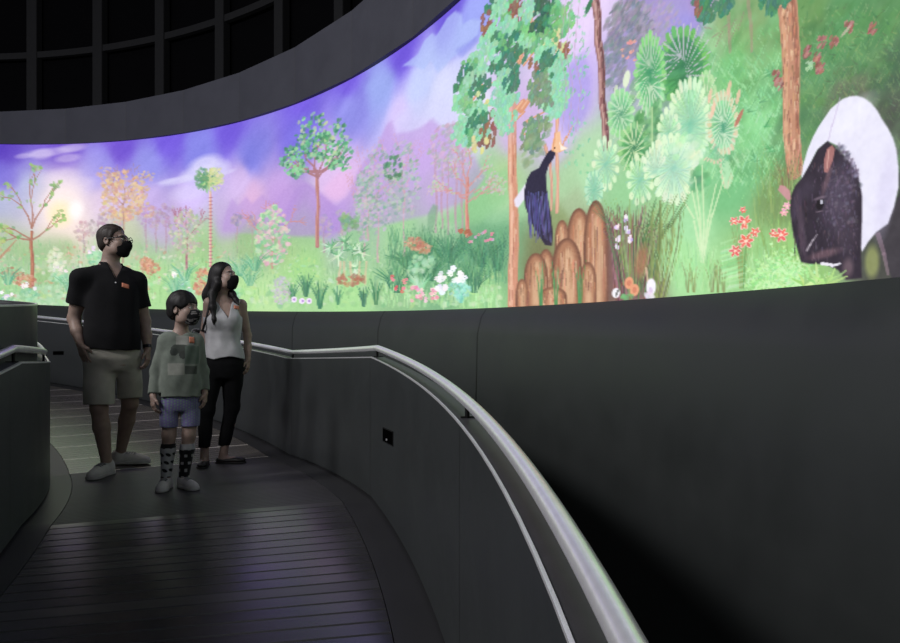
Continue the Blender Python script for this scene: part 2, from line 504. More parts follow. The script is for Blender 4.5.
gx = fbm(SG[None, :] * 1.6 + 9, WG[:, None] * 1.6, 3) - .5; gy = fbm(SG[None, :] * 1.6, WG[:, None] * 1.6 + 20, 5) - .5
SS = SG[None, :] + gx * .28; WW = WG[:, None] + gy * .20
for (ps, pw), c, e in zip(P, COL, den):
    q = 1.0 / (((SS - ps) ** 2 * .8 + (WW - pw) ** 2) / (e * e) + .25) ** 2.2
    num = num + q[..., None] * c; wsum = wsum + q
IMG[:] = num / wsum[..., None]
# soft diagonal brushwork in the sky
br = fbm(SG[None, :] * 2.2 + WG[:, None] * 3.2, WG[:, None] * 1.1 - SG[None, :] * .5, 11)
IMG += ((br - .5) * 26)[..., None] * np.clip((WG[:, None] - .9) / .6, 0, 1)[..., None]

# --- clouds, sun, hills
for px, py, rx, ry, a in ((50,152,26,4,.45),(42,154,11,5,.5),(72,148,14,4,.5),(68,158,12,4,.45),(24,156,9,2.5,.4),(60,177,20,8,.4),(80,183,14,6,.35)):
    ell(px, py, rx, ry, (205, 195, 235), a, -6, .6)
for px, py, rx, ry, a in ((205,164,15,8,.8),(196,174,15,7,.7),(216,170,13,9,.7),(180,180,17,3.5,.6),(168,181,10,2.2,.5),(190,192,18,8,.35),(228,172,8,2,.4)):
    ell(px, py, rx, ry, (216, 212, 244), a, -8, .7)
poly([(402,66),(418,54),(424,41),(432,33),(436,36),(440,30),(447,18),(455,11),(462,14),(463,24),(472,19),(481,20),(478,34),(468,44),(460,52),(452,58),(446,66),(438,74),(431,60),(424,70),(414,66)], (172, 188, 240), .75, 1.5)
poly([(432,84),(440,70),(452,62),(462,54),(480,38),(492,24),(498,60),(470,110),(448,130),(430,120)], (214, 216, 245), .6, 5)
poly([(455,50),(478,36),(480,40),(462,58)], (135, 140, 225), .5, 2)
poly([(395,118),(420,98),(440,96),(462,106),(460,130),(420,140),(398,130)], (205, 205, 242), .5, 6)
glow(64, 212, 46, (250, 226, 226), .75, 1.6); glow(62, 208, 24, (255, 240, 226), .8, 1.8); ell(60, 214, 12, 12, (255, 232, 190), .8, 0, .8); ell(76, 210, 7, 9, (255, 250, 250), .75, 10, .9)
poly([(222,232),(226,212),(232,198),(238,206),(246,196),(252,204),(262,194),(272,204),(282,192),(300,178),(312,186),(326,198),(336,206),(348,196),(358,170),(366,158),(374,154),(380,138),(387,124),(392,120),(396,134),(408,132),(420,128),(428,122),(432,118),(440,126),(452,130),(470,150),(486,176),(470,200),(430,214),(380,226),(300,236)], (182, 148, 214), .55, 2.2)
poly([(270,236),(284,214),(296,188),(306,182),(318,190),(330,200),(340,210),(352,226),(330,238)], (168, 132, 208), .4, 2.5)
poly([(350,222),(362,186),(372,160),(388,124),(394,140),(400,160),(392,190),(380,214)], (190, 158, 222), .45, 2)
poly([(428,122),(440,128),(436,150),(424,180),(412,200),(404,190),(416,150)], (196, 168, 228), .5, 2)
poly([(322,190),(334,176),(348,170),(352,180),(344,196),(336,204)], (226, 184, 226), .55, 4)
poly([(566,66),(584,52),(592,80),(590,108),(580,128),(566,136),(558,120)], (158, 148, 222), .55, 5)
poly([(672,20),(700,8),(706,26),(690,48),(672,52),(656,58)], (150, 145, 222), .45, 5)
# meadow haze and hillside light
poly([(480,214),(500,196),(540,176),(592,150),(600,170),(560,200),(520,220),(490,226)], (172, 218, 170), .5, 7)
poly([(430,226),(460,206),(492,176),(510,168),(508,200),(480,222)], (138, 196, 140), .6, 5)


def grass(x0, x1, y0, y1, n, cs, h0, h1, w=.9, a=.55, lean=.35):
    for _ in range(n):
        x, y = rnd(x0, x1), rnd(y0, y1); h = rnd(h0, h1); l = rnd(-lean, lean) * h
        stroke([(x, y), (x + l * .4, y - h * .55), (x + l, y - h)], w * rnd(.7, 1.4), pick(cs), a * rnd(.5, 1), .3)
def tuft(x, y, n, h, spread, cs, w=1.2, a=.8):
    for k in range(n):
        l = rnd(-1, 1) * spread; hh = h * rnd(.55, 1)
        stroke([(x + l * .15, y), (x + l * .45, y - hh * .6), (x + l, y - hh)], w, pick(cs), a * rnd(.6, 1), .4)
def dabs(x, y, rx, ry, n, cs, s0, s1, a=.8, el=1.6):
    for _ in range(n):
        q = math.sqrt(random.random()); t = rnd(0, 2 * PI)
        s = rnd(s0, s1)
        ell(x + rx * q * math.cos(t), y + ry * q * math.sin(t), s * el * .7, s * .75, pick(cs), a * rnd(.6, 1), rnd(0, 180), .4)
def trunk(x, y0, y1, w0, w1, col, hi=None, wob=1.5, a=1.0):
    n = 7; ph = rnd(0, 6)
    pts = [(x + wob * math.sin(ph + i * 1.1) * (.4 if i in (0,) else 1), y0 + (y1 - y0) * i / n) for i in range(n + 1)]
    stroke(pts, w0, col, a, w1)
    if hi: stroke([(p[0] - w0 * .2, p[1]) for p in pts], w0 * .35, hi, a * .8, w1 * .35)
    return pts
def branch(x, y, ang, L, w, col, depth, tips, a=1.0, spread=38):
    x2 = x + L * math.cos(math.radians(ang)); y2 = y - L * math.sin(math.radians(ang))
    mx, my = (x + x2) / 2 + rnd(-.1, .1) * L, (y + y2) / 2 + rnd(-.06, .06) * L
    stroke([(x, y), (mx, my), (x2, y2)], w, col, a, w * .6)
    tips.append((x2, y2))
    if depth:
        for k in range(random.choice((2, 2, 3))):
            branch(x2, y2, ang + rnd(-spread, spread), L * rnd(.55, .8), w * .62, col, depth - 1, tips, a, spread)
def tree(x, y0, yc, rx, ry, leaf, n, s0, s1, tc, tw, a=.85, depth=3, la=.8, spread=40):
    tips = []
    trunk(x, y0, yc + ry * .3, tw, tw * .7, tc, None, tw * .3, a)
    for ang in (60, 90, 122):
        branch(x, yc + ry * .35, ang + rnd(-10, 10), ry * .62, tw * .55, tc, depth, tips, a, spread)
    dabs(x, yc, rx, ry, n, leaf, s0, s1, la)

GR = [(130, 185, 120), (165, 210, 140), (110, 165, 110), (190, 225, 165), (150, 200, 150)]
DG = [(70, 125, 95), (85, 145, 105), (60, 110, 85), (100, 160, 120)]
# --- far woods
for x, y, r, c in ((98,226,10,(175,150,170)),(112,222,11,(170,140,165)),(146,214,12,(178,150,180)),(156,220,9,(185,155,185)),(166,216,10,(172,145,172)),(237,220,5,(150,135,165)),(252,222,5,(160,142,180)),(84,232,9,(195,165,165)),(342,222,11,(165,150,195)),(324,226,9,(165,150,190))):
    trunk(x, 252, y, 1.8, 1.2, (180, 145, 165), None, .6, .6); dabs(x, y, r, r * 1.2, 45, [c, jit(c), (190, 175, 180)], 1.2, 2.4, .5)
for k in range(40):
    x = rnd(0, 300); glow(x, rnd(244, 256), rnd(8, 16), pick([(150, 190, 135), (175, 205, 150), (140, 175, 130)]), .35)
grass(0, 480, 244, 262, 500, GR, 3, 8, .8, .4)
grass(0, 500, 262, 308, 900, GR, 5, 13, 1.0, .45)
poly([(34,270),(56,268),(62,276),(58,284),(36,284)], (140, 180, 110), .5, 3)

for k in range(900):
    x, y = rnd(-4, 500), rnd(256, 306); f = (y - 250) / 56
    ell(x, y, rnd(1.2, 3.2) * (.6 + f), rnd(.8, 1.8) * (.6 + f), pick([(170, 215, 165), (195, 225, 190), (140, 195, 140), (215, 228, 200), (125, 180, 135), (190, 220, 150)]), rnd(.2, .55), rnd(0, 180), .6)
for k in range(260):
    x = rnd(-4, 230); ell(x, rnd(246, 300), rnd(1.2, 2.4), rnd(.9, 1.6), pick([(205, 150, 120), (225, 200, 180), (235, 225, 215), (190, 160, 140), (215, 185, 175)]), rnd(.2, .6), rnd(0, 180), .6)
# --- left trees
tips = []
trunk(32, 288, 232, 4.2, 3, (165, 105, 90), (200, 140, 110), .8)
for ang, L in ((150, 26), (115, 30), (92, 34), (62, 30), (35, 22), (170, 20)):
    branch(32, 240 if L < 28 else 228, ang, L * .8, 2, (170, 120, 105), 2, tips, .85, 32)
for x, y in tips: dabs(x, y, 4, 4, 3, [(150, 190, 110), (120, 165, 105), (175, 195, 130)], 1.2, 2.2, .8)
stroke([(0, 258), (16, 240)], 3, (190, 130, 110), .7, 1)
for k in range(16): dabs(123 + rnd(-24, 24), 194 + rnd(-22, 26), 9, 7, 20, [(215, 182, 145), (228, 200, 165), (200, 162, 135), (205, 170, 170)], 1.0, 2.2, .65)
tree(123, 262, 196, 22, 26, [(215, 178, 140), (228, 198, 160), (200, 158, 130), (218, 192, 140), (205, 168, 168)], 240, 1.1, 2.3, (170, 130, 120), 2.5, .6)
tree(187, 272, 232, 17, 22, [(175, 195, 160), (200, 170, 180), (165, 175, 150), (205, 205, 180)], 230, 1.1, 2.2, (170, 105, 125), 2.2, .8)
trunk(210.5, 266, 192, 2.6, 1.9, (214, 160, 150), (240, 205, 190), .3)
for k in range(20): stroke([(209, 266 - k * 3.6), (212, 266 - k * 3.6)], .9, (160, 95, 115), .7)
for k in range(80):
    t = rnd(0, 2 * PI); L = rnd(7, 14)
    stroke([(208, 181), (208 + L * math.cos(t), 181 + L * .95 * math.sin(t))], 2.0, pick([(110, 160, 115), (150, 190, 130), (205, 215, 150), (90, 140, 110), (190, 205, 140)]), .8, .6)
dabs(202, 178, 7, 10, 70, [(90, 145, 115), (120, 165, 120)], 1, 2.2, .6)
dabs(216, 178, 8, 11, 80, [(210, 215, 150), (190, 205, 145), (225, 220, 170)], 1, 2.2, .6)
tree(272, 268, 236, 17, 30, [(150, 205, 160), (195, 225, 180), (215, 170, 185), (130, 190, 140), (225, 190, 200)], 330, 1.4, 2.8, (205, 140, 135), 2.2, .8)
# --- the open-crowned tree
tips = []
trunk(317.5, 246, 178, 4, 3, (176, 120, 118), (205, 150, 140), .6)
for ang, L in ((165, 20), (145, 22), (120, 24), (95, 24), (70, 24), (48, 24), (25, 16), (178, 14)):
    branch(317.5, 172 if L < 21 else 178, ang, L, 2.2, (168, 120, 128), 1, tips, .95, 30)
for x, y in tips: dabs(x, y, 6.5, 6, 10, [(95, 165, 120), (130, 198, 145), (160, 210, 160), (65, 130, 95)], 1.2, 2.4, .9)
dabs(320, 136, 26, 24, 46, [(105, 175, 130), (150, 208, 160), (75, 140, 100), (190, 210, 165)], 1.4, 2.6, .9)
for x, y, r in ((296,160,9),(308,130,8),(322,120,7),(338,126,8),(344,136,8),(328,158,9),(314,148,8),(334,148,8),(302,146,7),(326,136,7)): dabs(x, y, r, r, 16, [(95, 165, 120), (140, 205, 155), (65, 130, 95), (185, 205, 160)], 1.3, 2.5, .9)
# --- slim trees in the middle
for x, y0, yc, rx, ry in ((378,262,190,15,46),(404,256,178,16,42),(364,256,206,9,36),(368,240,196,14,30)):
    tree(x, y0, yc, rx, ry, [(150, 185, 160), (190, 165, 205), (205, 180, 210), (120, 165, 140), (175, 200, 175)], 200, 1.2, 2.4, (205, 160, 175), 1.8, .7, 2, .6, 24)
dabs(392, 168, 10, 14, 40, [(70, 125, 95), (100, 150, 115)], 1.4, 2.6, .8)
# --- pink branching tree
for x, y0, y1 in ((436,232,150),(448,234,160),(456,232,165),(442,228,170),(462,228,150)): trunk(x, y0, y1, 2.2, 1.4, (188, 150, 168), None, .8, .7)
dabs(452, 150, 24, 28, 260, [(195, 160, 185), (170, 165, 175), (210, 180, 205), (165, 180, 165)], 1.3, 2.8, .55)
poly([(427,232),(428,214),(433,204),(438,206),(436,220),(431,234)], (125, 165, 135), .7, 1.5)
tips = []
trunk(467, 236, 178, 4, 2.6, (198, 128, 118), (225, 165, 145), .5)
for ang, y in ((150, 200), (32, 202), (128, 190), (50, 190), (105, 182), (75, 180), (165, 196), (18, 194)):
    branch(467, y, ang, 17, 1.8, (206, 150, 150), 2, tips, .9, 30)
for x, y in tips: dabs(x, y, 4, 4, 3, [(175, 205, 165), (205, 185, 195)], 1, 1.8, .7)
# --- meadow plants in the middle
for x, y, n, h, sp in ((408,268,60,20,26),(448,262,80,26,32),(480,266,80,30,26),(498,270,40,30,14),(396,292,50,26,24),(474,292,60,30,18),(430,280,60,28,26)):
    tuft(x, y, n, h, sp, DG, 1.6, .7)
grass(388, 506, 240, 285, 700, DG + [(120, 175, 130)], 8, 20, 1.3, .45)
grass(380, 506, 290, 309, 160, [(175, 225, 160), (195, 235, 180)], 5, 14, 1.6, .6)
for x, y in ((345,242),(352,250),(338,256),(360,252),(331,248),(356,268)):
    for k in range(26):
        t = rnd(0, 2 * PI); L = rnd(6, 13)
        stroke([(x, y), (x + L * math.cos(t) * .85, y + L * math.sin(t))], 2.0, pick([(120, 180, 130), (190, 225, 185), (95, 150, 110), (215, 235, 205)]), .75, .5)
dabs(349, 222, 10, 9, 40, [(115, 160, 120), (140, 185, 130)], 1.5, 3, .7)
for x in (338, 344, 352, 358, 365): stroke([(x, 284), (x + rnd(-3, 3), 262)], 2.2, (225, 190, 160), .6)
dabs(352, 280, 14, 5, 30, [(165, 95, 80), (190, 120, 100)], 1.6, 3, .6)
for x, y, n, h, sp in ((306,296,30,24,10),(320,308,34,30,9),(292,300,24,18,9),(338,304,20,18,6),(364,306,26,22,7),(376,304,30,26,8)):
    tuft(x, y, n, h, sp, DG + [(140, 175, 120)], 1.5, .75)
dabs(281, 290, 9, 14, 130, [(195, 185, 205), (205, 200, 215), (180, 175, 190), (190, 205, 190)], 1, 2, .6)
for x, y in ((294, 299.5), (302, 301), (309, 301)): ell(x, y, 3, 3, (240, 225, 250), .95); ell(x + .5, y, 1.3, 1.3, (175, 130, 210), .8)
def bush(x, y, rx, ry, cs, n=50):
    dabs(x, y, rx * 1.1, ry * 1.1, n + 30, cs, .9, 2.1, .6)
RU = [(196, 138, 112), (214, 160, 134), (176, 112, 94), (222, 182, 152)]
for x, y, rx, ry in ((14,275,11,7),(26,281,9,6),(150,268,9,6),(204,276,8,7),(200,288,6,6),(146,262,5,4),(414,243,9,6),(424,248,7,5)): bush(x, y, rx, ry, RU)
def flowers(x, y, rx, ry, n, cs, s=1.6):
    for _ in range(n):
        px, py = x + rnd(-rx, rx), y + rnd(-ry, ry); c = pick(cs)
        for k in range(5):
            t = k * 1.257 + rnd(0, .4); ell(px + s * .8 * math.cos(t), py + s * .8 * math.sin(t), s * .6, s * .6, c, .85)
WH = [(240, 240, 245), (225, 215, 240), (250, 235, 240)]
for x, y in ((28,287),(186,286),(230,285),(8,296),(60,270),(96,250),(180,276)): flowers(x, y, 7, 4, 8, WH, 1.4); dabs(x, y + 8, 10, 6, 40, [(120, 185, 145), (160, 210, 170), (185, 225, 190)], 1.4, 2.8, .6)
dabs(56, 262, 9, 14, 90, [(225, 225, 200), (200, 215, 185), (235, 235, 220)], 1.3, 2.6, .5)
for x, y in ((185,280),(240,275),(250,285),(215,290),(175,292),(8,284),(70,292),(255,270),(85,282)): tuft(x, y, 40, 18, 16, [(120, 185, 150), (90, 155, 120), (165, 210, 170)], 1.5, .6)
tuft(420, 292, 30, 22, 14, [(150, 210, 170), (185, 225, 190)], 2, .7); dabs(422, 264, 14, 9, 60, [(165, 210, 170), (190, 225, 195), (140, 190, 150)], 1.5, 3, .7)
for x, y in ((393,278),(405,281),(396,288),(403,290)): flowers(x, y, 1.5, 2, 3, [(225, 90, 110), (240, 140, 150)], 1.3)
flowers(424, 294, 14, 7, 30, [(240, 180, 195), (230, 150, 170), (250, 210, 215)], 1.5)
tuft(461, 302, 40, 24, 11, [(130, 200, 180), (160, 220, 200), (110, 180, 165)], 1.6, .8); dabs(459, 290, 12, 9, 60, [(150, 215, 200), (175, 230, 215)], 1.2, 2.4, .7)
flowers(457, 274, 8, 7, 16, [(250, 250, 255), (235, 240, 250)], 2.0); flowers(441, 284, 5, 12, 22, [(245, 245, 250), (230, 230, 245)], 1.9)
flowers(481, 236, 12, 6, 14, [(225, 140, 165), (210, 170, 200)], 1.2); flowers(466, 231, 6, 3, 8, [(175, 105, 85)], 1.6)

# --- the great tree: hanging clusters of rounded leaves
trunk(513, 304, 100, 10.5, 7.5, (208, 148, 122), (232, 184, 158), 1.0)
for k in range(60):
    y = rnd(110, 300); x = 513 + rnd(-4, 4); stroke([(x, y), (x + rnd(-.6, .6), y + rnd(5, 14))], .9, pick([(165, 108, 88), (236, 196, 172), (180, 122, 100)]), .5)
def limb(p, w0, w1, c=(212, 150, 118)): stroke(p, w0, c, 1, w1); stroke([(x, y - w0 * .2) for x, y in p], w0 * .35, (238, 192, 160), .7, w1 * .3)
for x in (505, 528, 541): ell(x, 120, 12, 26, (205, 178, 215), .3, 0, .8)
limb([(513, 112), (522, 106), (533, 98)], 8, 6); limb([(514, 70), (524, 60), (536, 54)], 4, 2); limb([(514, 66), (528, 46), (534, 24)], 4.5, 2)
limb([(513, 52), (520, 40), (528, 28), (534, 14)], 5, 3); limb([(515, 30), (518, 12)], 3, 2)
limb([(474, 96), (482, 88), (494, 86)], 3, 2); limb([(512, 120), (524, 116), (545, 118)], 3, 1.5); limb([(545, 144), (550, 164), (552, 186), (551, 210)], 3.2, 2.2, (205, 150, 135)); limb([(558, 110), (556, 140), (558, 180), (557, 212)], 3.6, 3, (214, 160, 140))
limb([(536, 128), (528, 122), (522, 130), (532, 140)], 2, 1.5); limb([(560, 150), (566, 138), (572, 128)], 2, 1)
LEAF = {'m': (146, 206, 172), 'g': (108, 175, 120), 'd': (72, 130, 102), 'k': (62, 104, 84), 'y': (206, 206, 150), 'b': (142, 98, 84), 'o': (120, 150, 120), 'l': (126, 192, 132)}
def cluster(x, y, c, rx=8, ry=10, n=15, s=4.6):
    for _ in range(n):
        q = math.sqrt(random.random()); t = rnd(0, 2 * PI)
        cc = jit(LEAF[c], 13)
        X, Y = x + rx * q * math.cos(t), y + ry * q * math.sin(t)
        r = rnd(60, 120)
        ell(X, Y, s * rnd(.8, 1.1), s * .55, cc, .95, r, .2)
        stroke([(X - s * .7 * math.cos(math.radians(r)), Y - s * .7 * math.sin(math.radians(r))), (X + s * .7 * math.cos(math.radians(r)), Y + s * .7 * math.sin(math.radians(r)))], .6, tuple(v + 26 for v in cc), .5)
CL = ('493,6,d 490,18,b 487,28,b 498,12,m 503,22,m 496,34,m 488,44,m 482,54,m 476,62,m 480,72,m 470,66,g 466,76,d 462,86,d 468,90,l 472,80,y 462,98,y 460,106,y 468,104,l 474,112,g '
      '482,84,d 478,92,d 484,100,y 478,110,m 470,118,m 464,124,m 460,134,m 466,138,y 474,128,d 480,120,d 476,138,g 482,134,m 492,120,b 489,132,b 487,142,b 480,144,y 498,66,d 504,50,d 500,42,d 506,38,g 496,52,m '
      '508,62,d 512,72,d 504,78,m 500,88,m 508,90,m 497,98,m 504,104,m 511,100,m 500,114,m 508,116,m 505,126,m 512,82,d 510,6,g 506,16,g 514,14,b 516,4,b 520,16,b 524,22,m 528,12,m 534,4,m 522,32,g 530,34,g '
      '540,8,k 546,4,k 552,10,d 542,22,k 548,26,d 536,30,k 540,42,l 532,44,g 526,46,g 560,6,l 558,18,g 562,28,g 556,34,y 560,44,y 552,42,y 548,38,g 554,52,y 562,52,b 546,48,m 542,56,m 536,66,b 548,60,d 554,62,d '
      '558,68,g 552,74,m 560,80,m 552,86,m 560,94,m 554,100,m 560,108,m 550,110,m 545,70,d 540,78,o 536,88,o 544,90,o 538,98,o 546,100,o 528,36,l 522,44,m 518,54,d 562,62,m 566,20,l 500,4,m 508,26,m 514,40,d 530,128,o 536,134,o 526,140,o 532,144,o 540,124,o')
for it in CL.split():
    x, y, c = it.split(','); x, y = float(x), float(y); c = random.choice('mgmm') if c == 'y' and x < 475 and random.random() < .6 else c; cluster(x, y, c, 8.5, 9, 19 if c not in 'by' else 8, 3.7)
for x, y in ((531,142),(545,130),(527,158),(540,150)): dabs(x, y, 6, 8, 10, [(120, 150, 115), (150, 175, 130)], 2.5, 4, .5)
# --- thin vines and the second trunk
for x in (566, 572, 580): stroke([(x, 0), (x - 6, 50), (x + 1, 90), (x - 4, 130)], .9, (185, 160, 180), .6)
for k in range(90):
    x, y = random.choice([(569, 0), (576, 0), (584, 0)])[0] + rnd(-5, 5), rnd(0, 175)
    ell(x, y, 2.3, 1.0, pick([(140, 205, 165), (165, 215, 185), (120, 190, 145)]), .65, rnd(40, 140))
for x, y in ((588, 8), (590, 4)): ell(x, y, 3, 5, (60, 120, 85), .9, 15)
dabs(630, 28, 24, 30, 420, [(125, 125, 145), (145, 140, 160), (110, 120, 130), (165, 150, 175), (130, 150, 140)], 1.8, 3.8, .6)
dabs(614, 62, 12, 30, 180, [(120, 125, 150), (150, 145, 170), (120, 140, 135)], 1.6, 3.2, .55)
dabs(660, 22, 20, 22, 160, [(165, 150, 185), (185, 165, 195), (160, 165, 165)], 1.6, 3, .45)
flowers(628, 50, 8, 10, 12, [(225, 160, 150)], 1.2)
pts = [(595.5, 0), (598, 20), (598, 40), (601, 60), (602, 80), (602, 100), (605, 120), (606, 148)]
stroke(pts, 7.5, (148, 104, 104), 1, 6.5); stroke([(x - 1.6, y) for x, y in pts], 2, (200, 160, 152), .8, 1.5); stroke([(x + 2.2, y) for x, y in pts], 1.6, (92, 62, 66), .8)
for k in range(50):
    y = rnd(0, 146); x = np.interp(y, [p[1] for p in pts], [p[0] for p in pts]) + rnd(-3, 3); stroke([(x, y), (x + .4, y + rnd(3, 8))], .9, pick([(105, 68, 66), (205, 170, 160)]), .7)

# --- hillside on the right
for k in range(500):
    x, y = rnd(705, 905), rnd(0, 175)
    c = pick([(95, 160, 95), (120, 190, 120), (80, 135, 85), (150, 210, 145)] if x < 790 else [(80, 135, 80), (105, 160, 95), (65, 110, 75), (120, 165, 105), (95, 145, 90)])
    glow(x, y, rnd(3, 8), c, .30)
for k in range(1300):
    x, y = rnd(700, 905), rnd(30, 200); L = rnd(4, 10)
    c = pick([(130, 200, 130), (165, 225, 165), (100, 170, 110)] if x < 780 else [(95, 150, 90), (120, 170, 105), (75, 120, 78), (145, 175, 115)])
    stroke([(x, y), (x + L * .45 * random.choice((-1, 1)), y - L)], 1.2, c, .35, .4)
for x, y in ((706,0),(712,0),(718,0)): pass
for x0, x1 in ((728, 730), (748, 752)): stroke([(x0, 0), (x1 - 1, 26), (x1, 52)], 3.6, (172, 140, 128), .5, 2.6)
for p in ([(704,24),(712,32),(728,30),(736,22)], [(716,44),(722,34)], [(728,40),(738,28),(744,14)]): stroke(p, 1, (150, 130, 120), .6)
for x, y in ((698,2),(704,8),(702,16),(710,4),(712,14),(718,6),(724,2),(724,12),(730,4),(707,20)): cluster(x, y, 'd', 5, 5, 7, 4.6)
for x, y in ((696,6),(699,12)): cluster(x, y, 'b', 3, 4, 4, 3.4)
for k in range(420):
    x = rnd(702, 782); y = rnd(60, 185); L = rnd(4, 11)
    stroke([(x, y), (x + L * .5 * random.choice((-1, 1)), y - L)], 1.8, pick([(165, 228, 172), (145, 215, 155), (120, 190, 130), (185, 235, 185)]), .4, .5)
for k in range(300):
    x = rnd(800, 905); y = rnd(5, 110); stroke([(x, y), (x + rnd(-7, 7), y - rnd(2, 8))], 1.6, pick([(70, 118, 76), (130, 176, 120), (100, 150, 96), (150, 165, 115), (86, 110, 76)]), .45, .5)
# right trunk with furrowed bark
pts = [(787, 0), (789, 25), (791, 55), (791, 90), (791, 125), (793, 150), (795, 172)]
stroke(pts, 19, (190, 140, 114), 1, 15.5); stroke([(x - 5, y) for x, y in pts], 5, (214, 168, 134), .75, 3.5); stroke([(x + 6, y) for x, y in pts], 5, (150, 98, 80), .7, 3)
for k in range(230):
    y = rnd(-4, 172); x = np.interp(y, [p[1] for p in pts], [p[0] for p in pts]) + rnd(-8, 8); stroke([(x, y), (x + rnd(-1, 1), y + rnd(4, 11))], rnd(.9, 1.9), pick([(134, 92, 78), (230, 192, 160), (205, 152, 122), (208, 138, 112)]), .6, .5)
for x, y in ((780,4),(786,0),(770,4),(772,10),(776,2),(764,2)): cluster(x, y, 'd', 5, 4, 6, 4.6)
for x, y in ((807,52),(822,42),(834,42),(817,57),(820,69),(849,27),(872,29),(775,76),(779,84)):
    for k in range(16): ell(x + rnd(-3.6, 3.6), y + rnd(-5, 5), 2.3, 1.5, pick([(165, 105, 100), (185, 130, 125), (140, 90, 88)]), .8, -50)
ell(846, 31, 6, 1.8, (200, 180, 165), .7, -30); flowers(809, 66, 3, 4, 6, [(170, 205, 165)], 1.6)
for x, y in ((770,75),(760,100),(748,110),(770,150),(755,160),(765,125)):
    for k in range(16): stroke([(x, y), (x + rnd(-9, 9), y - rnd(-4, 12))], 1.7, pick([(115, 185, 125), (160, 225, 165), (90, 160, 105)]), .6, .5)
tuft(786, 196, 40, 40, 18, [(130, 110, 85), (155, 150, 100), (105, 95, 75)], 1, .6)

# --- fan palms
def fan(x, y, rx, ry, n, cin, cmid, ctip, a0=0, a1=360, w=1.0, gap=None, a=.95):
    """leaflets spread from a hub, parted by thin pale ribs, their tips rounded"""
    n = max(7, int(n * .52))
    da = math.radians(abs(a1 - a0)) / n
    for k in range(n):
        t = math.radians(a0 + (a1 - a0) * (k + .5) / n); L = rnd(.92, 1.06)
        f = lambda q, o=0: (x + rx * q * math.cos(t + o), y - ry * q * math.sin(t + o))
        c = jit(cmid, 7); h = da * .47 * w
        poly([f(.03), f(.5 * L, -h), f(.86 * L, -h), f(.97 * L, -h * .6), f(1.02 * L), f(.97 * L, h * .6), f(.86 * L, h), f(.5 * L, h)], c, a)
        poly([f(.72 * L, -h * .8), f(.88 * L, -h * .95), f(.97 * L, -h * .6), f(1.02 * L), f(.97 * L, h * .6), f(.88 * L, h * .95), f(.72 * L, h * .8)], jit(ctip, 7), a * .75, .6)
        poly([f(.0), f(.3, -h), f(.62, -h * .2), f(.62, h * .2), f(.3, h)], cin, a * .55, .8)
        stroke([f(.1), f(.8)], .6, tuple(v * .8 for v in c), .5)
    pale = cmid[0] > 175
    if gap:
        for k in range(0, n + 1):
            if pale and k % 2: continue
            t = math.radians(a0 + (a1 - a0) * k / n)
            stroke([(x + rx * .12 * math.cos(t), y - ry * .12 * math.sin(t)), (x + rx * math.cos(t), y - ry * math.sin(t))], .8, gap, .8 if not pale else .5, 1.5, .5)
    glow(x, y, (rx + ry) * .07, cin, .8)
G1, G2, G3, PALE, CREAM = (70, 135, 85), (110, 185, 105), (150, 215, 130), (185, 230, 185), (226, 240, 205)
PINK = (240, 200, 175)
dabs(660, 112, 34, 50, 120, [G1, (95, 160, 100), (130, 195, 120)], 3, 6, .5)
ell(683, 74, 22, 18, (78, 152, 98), .95, 0, .5); ell(650, 76, 13, 18, (92, 172, 112), .95, 0, .5)
fan(683, 66, 27, 42, 30, (50, 115, 80), (75, 150, 95), (125, 200, 110), -40, 200, 1.0, (196, 190, 205))
fan(683, 78, 25, 30, 18, (50, 110, 75), (85, 160, 95), (120, 190, 110), 180, 360, .9)
fan(650, 72, 16, 40, 26, (60, 140, 100), (110, 190, 125), (150, 220, 130), -10, 190, 1.0, (175, 200, 175))
fan(650, 80, 16, 36, 20, (70, 150, 105), (130, 200, 145), (175, 225, 165), 185, 355, 1.0, (205, 225, 195))
ell(626.5, 79, 3.5, 8, CREAM, .9, 5); ell(616, 90, 2, 5, CREAM, .7)
fan(621, 114, 14, 26, 30, (85, 150, 115), (140, 205, 150), (165, 220, 160), 0, 360, 1.0, (195, 225, 190))
fan(634, 148, 16, 26, 28, (60, 120, 85), (100, 170, 105), (170, 215, 150), 0, 360, .7, (205, 225, 175))
dabs(656, 142, 10, 40, 80, [(100, 165, 110), (75, 140, 90), (150, 205, 140)], 3, 5.5, .6)
stroke([(652, 108), (652, 190)], 1.8, (185, 215, 160), .8)
fan(706, 96, 12, 26, 20, (150, 205, 150), (165, 215, 160), (195, 225, 170), 0, 360, .9, (210, 225, 190), .7)
ell(690, 127, 19, 16, (165, 218, 180), .95, 0, .5)
fan(690, 124, 23, 46, 34, (120, 190, 160), PALE, CREAM, -20, 200, 1.0, (160, 205, 180))
fan(690, 130, 22, 32, 24, (130, 200, 170), PALE, CREAM, 190, 350, 1.0, (170, 210, 190))
fan(669, 132, 12, 24, 24, (140, 200, 165), PALE, CREAM, 0, 360, .9, (165, 205, 180))
fan(723, 126, 16, 36, 28, (75, 150, 120), (150, 215, 160), PINK, -20, 200, .95, (205, 230, 200))
fan(723, 130, 15, 26, 20, (75, 150, 120), (165, 220, 175), PINK, 185, 355, .95, (205, 230, 200))
for x, y in ((729, 88), (738, 97), (710, 96), (713, 110)): ell(x, y, 2, 7, (240, 195, 170), .8, 10)
ell(739, 118, 2.4, 8, (185, 115, 100), .9, 30)
fan(716, 148, 22, 16, 12, (110, 190, 150), (150, 210, 165), PINK, 230, 300, .8)
fan(727, 158, 8, 30, 18, (110, 185, 140), (150, 215, 160), PINK, 190, 320, 1.0, (180, 225, 180))
fan(606, 164, 14, 28, 26, (130, 195, 170), PALE, CREAM, 0, 360, .75, (150, 200, 180))
fan(594, 190, 9, 20, 26, (120, 190, 160), (170, 220, 185), (190, 230, 195), 0, 360, 1.0, (140, 200, 170))
